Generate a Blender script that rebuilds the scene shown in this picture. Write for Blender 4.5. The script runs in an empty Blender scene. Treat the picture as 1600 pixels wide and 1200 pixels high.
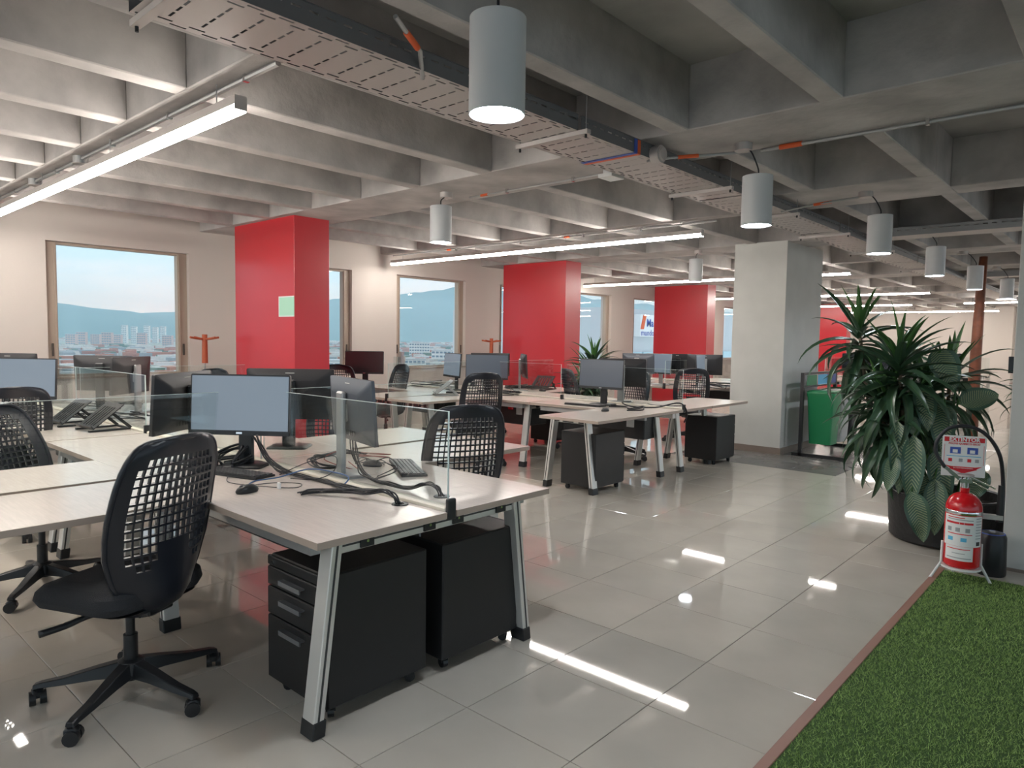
import bpy, bmesh, math, random
import numpy as np
from mathutils import Vector, Matrix, Euler
random.seed(7)
S = bpy.context.scene
COL = S.collection
PI = math.pi
R = math.radians

# ------------------------------------------------------------------ camera
CF, CPIT, CYAW, CROLL, CAMH = 1086.7, .0658, .7330, .0149, 1.43
_F = Vector((math.cos(CYAW)*math.cos(CPIT), math.sin(CYAW)*math.cos(CPIT), -math.sin(CPIT)))
_R0 = Vector((math.sin(CYAW), -math.cos(CYAW), 0))
_U0 = _R0.cross(_F)
_R = _R0*math.cos(CROLL)+_U0*math.sin(CROLL)
_U = _U0*math.cos(CROLL)-_R0*math.sin(CROLL)
cam = bpy.data.cameras.new('camera')
cam.sensor_width = 36
cam.lens = CF/1600*36
cam.clip_end = 20000
co = bpy.data.objects.new('camera', cam)
COL.objects.link(co)
m = Matrix.Identity(4)
for i in range(3):
    m[i][0], m[i][1], m[i][2] = _R[i], _U[i], -_F[i]
m[2][3] = CAMH
co.matrix_world = m
S.camera = co

def proj(x, y, z):
    d = Vector((x, y, z-CAMH))
    q = d.dot(_F)
    if q < .05: return None
    return 800+CF*d.dot(_R)/q, 600-CF*d.dot(_U)/q, q

# ------------------------------------------------------------------ view, world
S.view_settings.view_transform = 'Standard'
S.view_settings.look = 'None'
S.view_settings.exposure = 0.2
S.view_settings.gamma = 1
S.view_settings.use_curve_mapping = False
LIN_E, PEN_E, SKY_E = 62.0, 150.0, 1.15
S.cycles.volume_bounces = 1
S.cycles.max_bounces = 8
S.cycles.transparent_max_bounces = 24

W = bpy.data.worlds.new('sky'); S.world = W
W.use_nodes = True
nt = W.node_tree; nt.nodes.clear()
def wn(t): return nt.nodes.new(t)
tc = wn('ShaderNodeTexCoord'); sep = wn('ShaderNodeSeparateXYZ')
nt.links.new(tc.outputs['Generated'], sep.inputs[0])
ramp = wn('ShaderNodeValToRGB')
nt.links.new(sep.outputs['Z'], ramp.inputs[0])
e = ramp.color_ramp.elements
e[0].position = 0.0; e[0].color = (.72, .90, 1.0, 1)
e[1].position = 1.0; e[1].color = (.72, .84, 1.0, 1)
k = e.new(.12); k.color = (.55, .81, .96, 1)
k = e.new(.35); k.color = (.75, .88, 1.0, 1)
mp = wn('ShaderNodeMapping'); mp.inputs['Scale'].default_value = (2.2, 2.2, 9)
nt.links.new(tc.outputs['Generated'], mp.inputs[0])
nz = wn('ShaderNodeTexNoise'); nz.inputs['Scale'].default_value = 1.6; nz.inputs['Detail'].default_value = 5
nt.links.new(mp.outputs[0], nz.inputs[0])
cr = wn('ShaderNodeValToRGB'); cr.color_ramp.elements[0].position = .45; cr.color_ramp.elements[1].position = .7
nt.links.new(nz.outputs['Fac'], cr.inputs[0])
mx = wn('ShaderNodeMixRGB'); mx.inputs[2].default_value = (.90, .94, .97, 1)
nt.links.new(cr.outputs[0], mx.inputs[0]); nt.links.new(ramp.outputs[0], mx.inputs[1])
bg = wn('ShaderNodeBackground'); bg.inputs[1].default_value = SKY_E
nt.links.new(mx.outputs[0], bg.inputs[0])
wo = wn('ShaderNodeOutputWorld'); nt.links.new(bg.outputs[0], wo.inputs[0])

# ------------------------------------------------------------------ materials
MT = {}
def mat(name, col, rough=.5, metal=0, spec=.5, noise=0, nscale=20, bump=0, bscale=60, coat=0, emis=0, emcol=None, trans=0, stretch=None, detail=4):
    if name in MT: return MT[name]
    M = bpy.data.materials.new(name); M.use_nodes = True
    t = M.node_tree; b = t.nodes['Principled BSDF']
    c = tuple(col)+(1,)
    b.inputs['Base Color'].default_value = c
    b.inputs['Roughness'].default_value = rough
    b.inputs['Metallic'].default_value = metal
    b.inputs['Specular IOR Level'].default_value = spec
    b.inputs['Coat Weight'].default_value = coat
    if emis:
        b.inputs['Emission Color'].default_value = tuple(emcol or col)+(1,)
        b.inputs['Emission Strength'].default_value = emis
    tcn = None
    if noise or bump:
        tcn = t.nodes.new('ShaderNodeTexCoord')
        src = tcn.outputs['Object']
        if stretch:
            mpn = t.nodes.new('ShaderNodeMapping'); mpn.inputs['Scale'].default_value = stretch
            t.links.new(src, mpn.inputs[0]); src = mpn.outputs[0]
    if noise:
        n = t.nodes.new('ShaderNodeTexNoise'); n.inputs['Scale'].default_value = nscale; n.inputs['Detail'].default_value = detail
        t.links.new(src, n.inputs[0])
        mxn = t.nodes.new('ShaderNodeMixRGB')
        mxn.inputs[1].default_value = tuple(max(0, x*(1-noise)) for x in col)+(1,)
        mxn.inputs[2].default_value = tuple(min(1, x*(1+noise)) for x in col)+(1,)
        rr = t.nodes.new('ShaderNodeValToRGB'); rr.color_ramp.elements[0].position = .3; rr.color_ramp.elements[1].position = .7
        t.links.new(n.outputs['Fac'], rr.inputs[0]); t.links.new(rr.outputs[0], mxn.inputs[0])
        t.links.new(mxn.outputs[0], b.inputs['Base Color'])
    if bump:
        n2 = t.nodes.new('ShaderNodeTexNoise'); n2.inputs['Scale'].default_value = bscale; n2.inputs['Detail'].default_value = 6
        t.links.new(src, n2.inputs[0])
        bn = t.nodes.new('ShaderNodeBump'); bn.inputs['Strength'].default_value = bump; bn.inputs['Distance'].default_value = .02
        t.links.new(n2.outputs['Fac'], bn.inputs['Height']); t.links.new(bn.outputs[0], b.inputs['Normal'])
    MT[name] = M
    return M

def emat(name, col, strength):
    M = bpy.data.materials.new(name); M.use_nodes = True
    t = M.node_tree; t.nodes.clear()
    em = t.nodes.new('ShaderNodeEmission'); em.inputs[0].default_value = tuple(col)+(1,); em.inputs[1].default_value = strength
    o = t.nodes.new('ShaderNodeOutputMaterial'); t.links.new(em.outputs[0], o.inputs[0])
    MT[name] = M; return M

def glassmat(name, tint=(.97, .99, .985), ior=1.45, refl=1.0):
    M = bpy.data.materials.new(name); M.use_nodes = True
    t = M.node_tree; t.nodes.clear()
    tr = t.nodes.new('ShaderNodeBsdfTransparent'); tr.inputs[0].default_value = tuple(tint)+(1,)
    gl = t.nodes.new('ShaderNodeBsdfGlossy'); gl.inputs['Roughness'].default_value = .01
    fr = t.nodes.new('ShaderNodeFresnel')
    ge = t.nodes.new('ShaderNodeNewGeometry'); im = t.nodes.new('ShaderNodeMapRange')
    im.inputs[3].default_value = ior; im.inputs[4].default_value = 1/ior
    t.links.new(ge.outputs['Backfacing'], im.inputs[0]); t.links.new(im.outputs[0], fr.inputs[0])
    mu = t.nodes.new('ShaderNodeMath'); mu.operation = 'MULTIPLY'; mu.inputs[1].default_value = refl
    t.links.new(fr.outputs[0], mu.inputs[0])
    mx = t.nodes.new('ShaderNodeMixShader'); t.links.new(mu.outputs[0], mx.inputs[0])
    t.links.new(tr.outputs[0], mx.inputs[1]); t.links.new(gl.outputs[0], mx.inputs[2])
    o = t.nodes.new('ShaderNodeOutputMaterial'); t.links.new(mx.outputs[0], o.inputs[0])
    MT[name] = M; return M

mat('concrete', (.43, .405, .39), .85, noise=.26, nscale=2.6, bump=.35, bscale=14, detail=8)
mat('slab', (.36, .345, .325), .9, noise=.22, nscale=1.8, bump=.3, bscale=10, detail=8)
mat('wall', (.60, .55, .51), .75, bump=.05, bscale=90)
mat('greywall', (.56, .56, .535), .7, noise=.05, nscale=3, bump=.05, bscale=60)
mat('red', (.54, .016, .028), .30, spec=.8, bump=.03, bscale=120)
mat('tile', (.55, .505, .44), .03, spec=.8, noise=.07, nscale=2.2)
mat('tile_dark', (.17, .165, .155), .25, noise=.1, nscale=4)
mat('grout', (.13, .12, .11), .9)
mat('skirting', (.24, .19, .16), .4)
mat('laminate', (.68, .60, .545), .20, spec=.6, noise=.05, nscale=7, stretch=(14, 1, 1))
mat('edging', (.43, .345, .285), .5)
mat('alu', (.76, .75, .72), .36, metal=.55)
mat('alu_groove', (.05, .05, .05), .6)
mat('blackplastic', (.016, .017, .019), .38)
mat('meshplastic', (.013, .015, .022), .32)
mat('fabric', (.024, .025, .029), .85, bump=.5, bscale=400)
mat('pedestal', (.014, .014, .015), .42, spec=.45, bump=.12, bscale=500)
mat('handle', (.30, .31, .33), .35, metal=.7)
mat('chrome', (.75, .75, .76), .15, metal=1)
mat('cream', (.72, .66, .56), .5)
mat('white', (.78, .78, .77), .4)
mat('lampwhite', (.60, .61, .62), .45)
mat('screen', (.012, .015, .02), .25, spec=.8)
mat('screen_pale', (.05, .06, .075), .3, spec=.9, emis=.17, emcol=(.72, .9, 1.1))  # emission stands in for window sky reflected in the screen
mat('screen_dim', (.02, .025, .035), .3, spec=.9, emis=.045, emcol=(.6, .8, 1.1))  # weaker emission, again imitating sky reflected in a screen
mat('monitor_back', (.022, .021, .024), .42)
mat('monitor_silver', (.34, .35, .37), .38, metal=.5)
mat('sticker', (.62, .61, .57), .6)
mat('cable', (.014, .014, .018), .45)
mat('bluecable', (.05, .11, .25), .45)
mat('redcable', (.25, .06, .05), .5)
mat('orange', (.75, .12, .03), .5)
mat('steel', (.42, .42, .42), .45, metal=.75)
mat('rail', (.16, .16, .165), .5, metal=.3)  # tray side metal darkened: the shade on unlit sides put into the colour
mat('galv', (.52, .48, .46), .5, metal=.4)
mat('winframe', (.40, .325, .265), .45)
mat('winframe_dark', (.07, .06, .05), .5)
mat('key', (.07, .071, .075), .4)
mat('stripe', (.33, .17, .13), .55)
mat('wood_rust', (.20, .06, .028), .55, noise=.3, nscale=9)
mat('rack_wood', (.42, .09, .035), .5)
mat('green_bin', (.01, .20, .075), .45)
mat('grey_bin', (.45, .45, .44), .5)
mat('blue_bin', (.03, .07, .30), .45)
mat('pot', (.010, .010, .011), .5, bump=.2, bscale=30)
mat('soil', (.03, .022, .016), .95)
mat('stem', (.17, .13, .085), .8, noise=.3, nscale=40)
mat('ext_red', (.62, .008, .014), .22, coat=.4)
mat('sign_white', (.82, .82, .81), .45)
mat('sign_red', (.68, .02, .03), .5)
mat('sign_blue', (.05, .10, .42), .5)
mat('print_grey', (.35, .36, .38), .6)
mat('print_cyan', (.10, .45, .70), .6)
mat('paper_green', (.42, .72, .56), .6)
mat('turf_base', (.05, .10, .025), .95)
emat('lin_light', (1.0, .935, .86), LIN_E)
emat('pen_light', (.86, .93, 1.0), PEN_E)
glassmat('glass', (.955, .98, .975), 1.52, 1.0)
mat('glass_edge', (.62, .72, .70), .2, spec=.7)
glassmat('winglass', (.97, .99, 1.0), 1.4, .5)

# leaf materials
def leafmat(name, base, vein, variegate):
    M = bpy.data.materials.new(name); M.use_nodes = True
    t = M.node_tree; b = t.nodes['Principled BSDF']
    b.inputs['Roughness'].default_value = .32
    uv = t.nodes.new('ShaderNodeUVMap'); sp = t.nodes.new('ShaderNodeSeparateXYZ'); t.links.new(uv.outputs[0], sp.inputs[0])
    def math_(op, a, bb=None):
        n = t.nodes.new('ShaderNodeMath'); n.operation = op
        for i, v in enumerate((a, bb)):
            if v is None: continue
            if isinstance(v, (int, float)): n.inputs[i].default_value = v
            else: t.links.new(v, n.inputs[i])
        return n.outputs[0]
    cx = math_('ABSOLUTE', math_('SUBTRACT', sp.outputs[0], .5))       # 0 at midrib
    mixn = t.nodes.new('ShaderNodeMixRGB')
    mixn.inputs[1].default_value = base+(1,); mixn.inputs[2].default_value = vein+(1,)
    if variegate:
        ph = math_('MULTIPLY', math_('SUBTRACT', sp.outputs[1], math_('MULTIPLY', cx, .30)), 125)
        sn = math_('SINE', ph)
        nzz = t.nodes.new('ShaderNodeTexNoise'); nzz.inputs['Scale'].default_value = 22; t.links.new(uv.outputs[0], nzz.inputs[0])
        st = math_('GREATER_THAN', math_('ADD', sn, math_('MULTIPLY', nzz.outputs['Fac'], 1.6)), 1.25)
        inside = math_('LESS_THAN', cx, .36)
        fac = math_('MULTIPLY', st, inside)
        t.links.new(fac, mixn.inputs[0])
    else:
        fac = math_('LESS_THAN', cx, .06); t.links.new(fac, mixn.inputs[0])
    t.links.new(mixn.outputs[0], b.inputs['Base Color'])
    MT[name] = M
leafmat('leaf_dark', (.038, .082, .042), (.06, .12, .05), False)
leafmat('leaf_fresh', (.05, .13, .035), (.09, .19, .05), False)
leafmat('leaf_vary', (.055, .12, .08), (.27, .33, .18), True)

# ------------------------------------------------------------------ mesh helpers
class MB:
    def __init__(s): s.v = []; s.f = []; s.uv = []
    def add(s, vs, fs):
        o = len(s.v); s.v += [tuple(x) for x in vs]; s.f += [tuple(i+o for i in f) for f in fs]
        return s
    def box(s, x0, x1, y0, y1, z0, z1, M=None):
        vs = [Vector((x, y, z)) for z in (z0, z1) for y in (y0, y1) for x in (x0, x1)]
        if M is not None: vs = [M @ v for v in vs]
        return s.add(vs, [(0, 2, 3, 1), (4, 5, 7, 6), (0, 1, 5, 4), (2, 6, 7, 3), (0, 4, 6, 2), (1, 3, 7, 5)])
    def hexa(s, b, t):
        return s.add(list(b)+list(t), [(3, 2, 1, 0), (4, 5, 6, 7), (0, 1, 5, 4), (1, 2, 6, 5), (2, 3, 7, 6), (3, 0, 4, 7)])
    def bar(s, p0, p1, w, h, w1=None, h1=None, up=(0, 0, 1)):
        p0 = Vector(p0); p1 = Vector(p1); d = (p1-p0).normalized(); up = Vector(up)
        sd = d.cross(up)
        if sd.length < 1e-4: sd = d.cross(Vector((1, 0, 0)))
        sd.normalize(); u = sd.cross(d)
        w1 = w if w1 is None else w1; h1 = h if h1 is None else h1
        a = [p0+sd*x*w/2+u*y*h/2 for x, y in ((-1, -1), (1, -1), (1, 1), (-1, 1))]
        b = [p1+sd*x*w1/2+u*y*h1/2 for x, y in ((-1, -1), (1, -1), (1, 1), (-1, 1))]
        return s.hexa(a, b)
    def cyl(s, p0, p1, r0, r1=None, n=16, caps=True):
        r1 = r0 if r1 is None else r1
        p0 = Vector(p0); p1 = Vector(p1); d = (p1-p0).normalized()
        a = d.cross(Vector((0, 0, 1)))
        if a.length < 1e-4: a = Vector((1, 0, 0))
        a.normalize(); b = d.cross(a)
        vs = []
        for p, r in ((p0, r0), (p1, r1)):
            for i in range(n):
                t = 2*PI*i/n; vs.append(p+a*r*math.cos(t)+b*r*math.sin(t))
        fs = [(i, (i+1) % n, n+(i+1) % n, n+i) for i in range(n)]
        if caps: fs += [tuple(range(n-1, -1, -1)), tuple(range(n, 2*n))]
        return s.add(vs, fs)
    def tube(s, pts, r, n=6, taper=None):
        pts = [Vector(p) for p in pts]; vs = []; L = len(pts)
        prev = None
        for i, p in enumerate(pts):
            d = (pts[min(i+1, L-1)]-pts[max(i-1, 0)])
            d = d.normalized() if d.length > 1e-7 else Vector((0, 0, 1))
            if prev is None:
                a = d.cross(Vector((0, 0, 1)))
                if a.length < 1e-3: a = Vector((1, 0, 0))
            else:
                a = prev-d*prev.dot(d)
                if a.length < 1e-4: a = d.orthogonal()
            a.normalize(); prev = a; b = d.cross(a)
            rr = r if taper is None else r*(1+(taper-1)*i/max(1, L-1))
            for k in range(n):
                t = 2*PI*k/n; vs.append(p+a*rr*math.cos(t)+b*rr*math.sin(t))
        fs = []
        for i in range(L-1):
            for k in range(n):
                fs.append((i*n+k, i*n+(k+1) % n, (i+1)*n+(k+1) % n, (i+1)*n+k))
        fs += [tuple(range(n-1, -1, -1)), tuple(range((L-1)*n, L*n))]
        return s.add(vs, fs)
    def lathe(s, prof, c=(0, 0, 0), n=24, axis='z'):
        vs = []
        for r, z in prof:
            for i in range(n):
                t = 2*PI*i/n; vs.append((c[0]+r*math.cos(t), c[1]+r*math.sin(t), c[2]+z))
        fs = []
        for j in range(len(prof)-1):
            for i in range(n):
                fs.append((j*n+i, j*n+(i+1) % n, (j+1)*n+(i+1) % n, (j+1)*n+i))
        if prof[0][0] > 1e-6: fs.append(tuple(range(n-1, -1, -1)))
        if prof[-1][0] > 1e-6: fs.append(tuple(range((len(prof)-1)*n, len(prof)*n)))
        return s.add(vs, fs)
    def mesh(s, name, mt, smooth=False, bev=0, seg=1):
        me = bpy.data.meshes.new(name)
        me.from_pydata(s.v, [], s.f)
        bm = bmesh.new(); bm.from_mesh(me)
        if bev:
            ed = [e for e in bm.edges if len(e.link_faces) == 2 and e.calc_face_angle(0) > R(35)]
            bmesh.ops.bevel(bm, geom=ed, offset=bev, segments=seg, affect='EDGES', profile=.6, clamp_overlap=True)
        bmesh.ops.recalc_face_normals(bm, faces=bm.faces)
        bm.to_mesh(me); bm.free()
        if smooth:
            me.polygons.foreach_set('use_smooth', [True]*len(me.polygons))
            if smooth == 'auto':
                me.set_sharp_from_angle(angle=R(40))
        if mt: me.materials.append(MT[mt] if isinstance(mt, str) else mt)
        return me
    def build(s, name, mt, parent=None, loc=(0, 0, 0), rz=0, smooth=False, bev=0, seg=1, **props):
        return obj(name, s.mesh(name, mt, smooth, bev, seg), parent, loc, rz, **props)

def obj(name, me, parent=None, loc=(0, 0, 0), rz=0, **props):
    o = bpy.data.objects.new(name, me); COL.objects.link(o)
    o.location = loc
    if rz: o.rotation_euler[2] = rz
    if parent is not None: o.parent = parent
    for k, v in props.items(): o[k] = v
    return o
def B(*a, **k): return MB().box(*a, **k)
def thing(name, label, cat, loc=(0, 0, 0), rz=0, group=None):
    o = bpy.data.objects.new(name, None); COL.objects.link(o)
    o.empty_display_size = .05
    o.location = loc; o.rotation_euler[2] = rz
    o['label'] = label; o['category'] = cat
    if group: o['group'] = group
    return o
def tag(o, label, cat, group=None, kind=None):
    o['label'] = label; o['category'] = cat
    if group: o['group'] = group
    if kind: o['kind'] = kind
    return o
def dup(root, loc, rz=0, label=None, scale=None):
    r = root.copy(); COL.objects.link(r); r.location = loc; r.rotation_euler = (0, 0, rz)
    if label: r['label'] = label
    if scale: r.scale = scale
    for ch in list(root.children):
        c = ch.copy(); COL.objects.link(c); c.parent = r
        for g in ch.children:
            d = g.copy(); COL.objects.link(d); d.parent = c
    return r
def struct(name, mb, mt, parent=None, label=None, **k):
    o = mb.build(name, mt, parent, **k)
    o['kind'] = 'structure'
    if label: o['label'] = label
    return o
def bake_solidify(mb, name, mt, th, smooth='auto', bev=0):
    me = mb.mesh(name, mt)
    o = bpy.data.objects.new('tmp', me); COL.objects.link(o)
    md = o.modifiers.new('s', 'SOLIDIFY'); md.thickness = th; md.offset = 0
    dg = bpy.context.evaluated_depsgraph_get(); dg.update()
    me2 = bpy.data.meshes.new_from_object(o.evaluated_get(dg))
    bpy.data.objects.remove(o); bpy.data.meshes.remove(me)
    me2.name = name
    me2.polygons.foreach_set('use_smooth', [True]*len(me2.polygons)); me2.set_sharp_from_angle(angle=R(40))
    return me2
def text_mesh(txt, size, mt, depth=.0006, align='CENTER', bold=0):
    cu = bpy.data.curves.new('t', 'FONT'); cu.body = txt; cu.size = size; cu.align_x = align; cu.align_y = 'CENTER'; cu.extrude = depth; cu.resolution_u = 2; cu.offset = bold
    o = bpy.data.objects.new('t', cu); COL.objects.link(o)
    dg = bpy.context.evaluated_depsgraph_get(); dg.update()
    me = bpy.data.meshes.new_from_object(o.evaluated_get(dg))
    bpy.data.objects.remove(o); bpy.data.curves.remove(cu)
    me.materials.clear(); me.materials.append(MT[mt]); me.name = 'lettering'
    return me
def text_on(parent, txt, size, mt, pos, rot, name='lettering', bold=0):
    o = obj(name, text_mesh(txt, size, mt, bold=bold), parent, pos); o.rotation_euler = rot
    return o
def smoothpath(pts, n=6):
    P = [Vector(p) for p in pts]; out = []
    for i in range(len(P)-1):
        p0, p1, p2, p3 = P[max(0, i-1)], P[i], P[i+1], P[min(len(P)-1, i+2)]
        for k in range(n):
            t = k/n
            out.append(.5*((2*p1)+(p2-p0)*t+(2*p0-5*p1+4*p2-p3)*t*t+(3*p1-p0-3*p2+p3)*t**3))
    out.append(P[-1]); return out
# ------------------------------------------------------------------ room shell
ZB, ZS = 2.69, 3.07                  # underside of beams, underside of slab
X0, X1, Y0, Y1 = -3.5, 29.0, -6.5, 8.75
TILE = .501; TX, TY = 1.832, 1.860

fl = struct('floor', B(X0-.3, X1+.3, Y0-.3, Y1+.3, -.25, -.012), 'grout', label='polished beige ceramic tile floor')
tme = MB()
h = TILE/2-.0014; c = .0012
tme.add([(-h, -h, -.012), (h, -h, -.012), (h, h, -.012), (-h, h, -.012), (-h, -h, -c), (h, -h, -c), (h, h, -c), (-h, h, -c),
         (-h+c, -h+c, 0), (h-c, -h+c, 0), (h-c, h-c, 0), (-h+c, h-c, 0)],
        [(0, 1, 5, 4), (1, 2, 6, 5), (2, 3, 7, 6), (3, 0, 4, 7), (4, 5, 9, 8), (5, 6, 10, 9), (6, 7, 11, 10), (7, 4, 8, 11), (8, 9, 10, 11)])
tmesh = tme.mesh('floor_tile', 'tile'); tmesh_d = tme.mesh('floor_tile_dark', 'tile_dark')
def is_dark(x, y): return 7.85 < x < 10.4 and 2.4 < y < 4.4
cand = []; restl = []; restd = []
i0, i1 = int((X0-TX)/TILE)-1, int((X1-TX)/TILE)+1
j0, j1 = int((Y0-TY)/TILE)-1, int((Y1-TY)/TILE)+1
for i in range(i0, i1+1):
    for j in range(j0, j1+1):
        x, y = TX+(i+.5)*TILE, TY+(j+.5)*TILE
        if not (X0 < x < X1 and Y0 < y < Y1): continue
        if y < .70 and -1 < x < 4.8: continue           # under the turf
        p = proj(x, y, 0)
        vis = p and -120 < p[0] < 1720 and 500 < p[1] < 1330 and p[2] > .6
        cand.append((p[2] if vis else 999+random.random(), x, y))
cand.sort()
for n, (d, x, y) in enumerate(cand):
    dk = is_dark(x, y)
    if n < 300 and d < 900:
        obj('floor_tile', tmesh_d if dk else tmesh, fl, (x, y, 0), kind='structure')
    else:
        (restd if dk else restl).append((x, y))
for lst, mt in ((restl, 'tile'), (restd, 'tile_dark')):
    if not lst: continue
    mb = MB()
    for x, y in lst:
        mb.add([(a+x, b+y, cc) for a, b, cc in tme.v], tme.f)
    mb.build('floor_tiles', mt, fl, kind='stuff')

# ceiling: slab, beams along Y, ribs along X
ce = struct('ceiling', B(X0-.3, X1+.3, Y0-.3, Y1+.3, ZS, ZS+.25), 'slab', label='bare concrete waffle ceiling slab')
beams = [(-.72, -.1), (1.60, 1.74), (3.88, 4.56), (6.65, 6.80), (8.85, 9.53), (11.68, 11.83), (14.0, 14.68), (17.0, 17.15), (19.3, 19.98), (21.9, 22.05), (24.2, 24.9), (26.8, 26.95)]
YS = 2.93
yl = [YS, YS+.13]
ribs_hi = [3.73+.83*k for k in range(7)]
ribs_lo = [2.08-.875*k for k in range(10)]
def beam(x0, x1, y0, y1, mt='concrete', name='beam'):
    o = B(x0, x1, y0, y1, ZB, ZS+.02).build(name, mt, ce, bev=.006); o['kind'] = 'structure'; return o
for x0, x1 in beams:
    beam(x0, x1, YS, Y1)
lob = [(-.72, -.1), (1.60, 2.0), (3.86, 4.53), (6.02, 6.86), (8.75, 9.5), (10.75, 11.5), (13.2, 13.95), (17.0, 17.7), (21.4, 22.1), (24.2, 24.9), (26.6, 27.2)]
for x0, x1 in lob:
    if x0 == 6.02:
        beam(6.02, 6.86, 1.2, YS); beam(6.54, 6.86, Y0, 1.2)
    elif x0 == 1.60:
        pass
    else: beam(x0, x1, Y0, YS)
def spans(lst):
    e = [X0]+[v for p in lst for v in p]+[X1]
    return [(e[i], e[i+1]) for i in range(0, len(e), 2) if e[i+1]-e[i] > .1]
for a, b in spans(beams):
    for y in [YS]+ribs_hi:
        w = .13
        if y+w > Y1: continue
        o = B(a, b, y, y+w, ZB, ZS+.02).build('rib', 'concrete', ce, bev=.006); o['kind'] = 'structure'
for a, b in spans([q for q in lob if q[0] != 1.60]):
    for y in ribs_lo:
        o = B(a, b, y, y+.12, ZB, ZS+.02).build('rib', 'concrete', ce, bev=.006); o['kind'] = 'structure'

# window wall (far left) with openings
WZ0, WZ1 = .93, 2.405
wins = [-2.45, -.12, 2.23, 4.62, 6.97, 9.35, 11.46, 13.88, 16.25, 18.6, 20.95, 23.3, 25.7]
WW = 1.51; WT = .28
mb = MB(); e = X0-.3
for w in wins:
    mb.box(e, w, Y1, Y1+WT, 0, ZS); e = w+WW
    mb.box(w, w+WW, Y1, Y1+WT, 0, WZ0); mb.box(w, w+WW, Y1, Y1+WT, WZ1, ZS)
mb.box(e, X1+.3, Y1, Y1+WT, 0, ZS)
struct('wall_left', mb, 'wall', label='beige plastered window wall')
def window(n, M, w=WW):
    root = bpy.data.objects.new('window_%d' % n, None); COL.objects.link(root); root.matrix_world = M; root['kind'] = 'structure'
    f = MB(); d0, d1 = .06, .15; t = .115
    f.box(0, t, d0, d1, WZ0, WZ1); f.box(w-t, w, d0, d1, WZ0, WZ1); f.box(t, w-t, d0, d1, WZ1-.03, WZ1); f.box(t, w-t, d0, d1, WZ0, WZ0+.03)
    f.build('window_frame', 'winframe', root, bev=.004)
    g = MB(); g.box(t-.028, t-.012, d0-.012, d0, WZ0+.02, WZ1-.02); g.box(w-t+.012, w-t+.028, d0-.012, d0, WZ0+.02, WZ1-.02)
    g.build('track', 'winframe', root)
    B(t-.01, w-t+.01, .10, .108, WZ0+.01, WZ1-.01).build('window_pane', 'winglass', root)
    for x in (.045, w-.065):
        B(x, x+.022, d0-.014, d0, 1.16, 1.30).build('handle', 'winframe_dark', root, bev=.003)
    B(-.0, w, -.02, .30, WZ0-.02, WZ0+.004).build('window_sill', 'winframe', root)
for n, w in enumerate(wins):
    window(n+1, Matrix.Translation((w, Y1, 0)))
# unseen walls behind the viewer and on the right, glazing added for daylight
GZ0, GZ1, GW = .12, 2.30, 1.62
def glazed(name, n0, start, count, pitch, lo, hi, axis, pos, th, label):
    mb = MB(); e = lo
    def bx(a, b, z0, z1):
        if axis == 'y': mb.box(min(pos, pos+th), max(pos, pos+th), a, b, z0, z1)
        else: mb.box(a, b, min(pos, pos+th), max(pos, pos+th), z0, z1)
    for k in range(count):
        w = start+pitch*k
        bx(e, w, 0, ZS); e = w+GW
        bx(w, w+GW, 0, GZ0); bx(w, w+GW, GZ1, ZS)
        root = bpy.data.objects.new('window_%d' % (n0+k), None); COL.objects.link(root); root['kind'] = 'structure'
        root.location = (pos, w, 0) if axis == 'y' else (w, pos, 0)
        f = MB(); c_ = th/2
        def fx(a, b, z0, z1, d=.04):
            if axis == 'y': f.box(c_-d, c_+d, a, b, z0, z1)
            else: f.box(a, b, c_-d, c_+d, z0, z1)
        fx(0, .06, GZ0, GZ1); fx(GW-.06, GW, GZ0, GZ1); fx(.06, GW-.06, GZ0, GZ0+.06); fx(.06, GW-.06, GZ1-.06, GZ1)
        f.build('window_frame', 'winframe', root)
        f = MB(); fx(.05, GW-.05, GZ0+.05, GZ1-.05, .004); f.build('window_pane', 'winglass', root)
    bx(e, hi, 0, ZS)
    struct(name, mb, 'wall', label=label)
glazed('wall_back', 20, -6.3, 8, 1.82, Y0-.3, Y1+.3, 'y', X0, -.28, 'unseen wall behind the viewer, glazing added for daylight')
glazed('wall_right', 30, X0+.3, 16, 1.95, X0-.3, X1+.3, 'x', Y0, -.28, 'unseen right side wall, glazing added for daylight')
struct('wall_far', MB().box(X1, X1+.28, Y0-.3, Y1+.3, 0, ZS).box(X1-.35, X1, 3.2, 4.3, 0, ZS), 'wall', label='beige far end wall')

# columns
for k, (x, w, y, l) in enumerate(((3.96, .43, 6.69, 1.31), (8.955, .41, 6.93, 1.37), (14.55, .40, 7.25, 1.35), (19.4, .42, 7.0, 1.35), (23.9, .42, 7.05, 1.5))):
    o = struct('column', B(x, x+w, y, y+l, 0, ZB+.01), 'red', bev=.004,
               label=['glossy red column nearest the camera with a green notice', 'red column behind the leafy potted plant', 'red column beside the pale column', 'red column hidden by the pale column', 'farthest red column seen through the tall plant'][k])
struct('column', B(8.80, 10.1, 3.33, 4.02, 0, ZB+.01), 'greywall', label='pale grey plastered column in the middle of the room', bev=.004)
struct('baseboard_column', MB().box(8.788, 10.112, 3.318, 4.032, 0, .085), 'skirting', label='brown skirting around the pale column')
struct('column', B(5.36, 6.05, -.75, .585, 0, ZS), 'greywall', label='pale grey column at the right edge by the extinguisher', bev=.004)
struct('baseboard_right', B(5.352, 6.058, -.758, .593, 0, .02), 'skirting')
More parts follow.
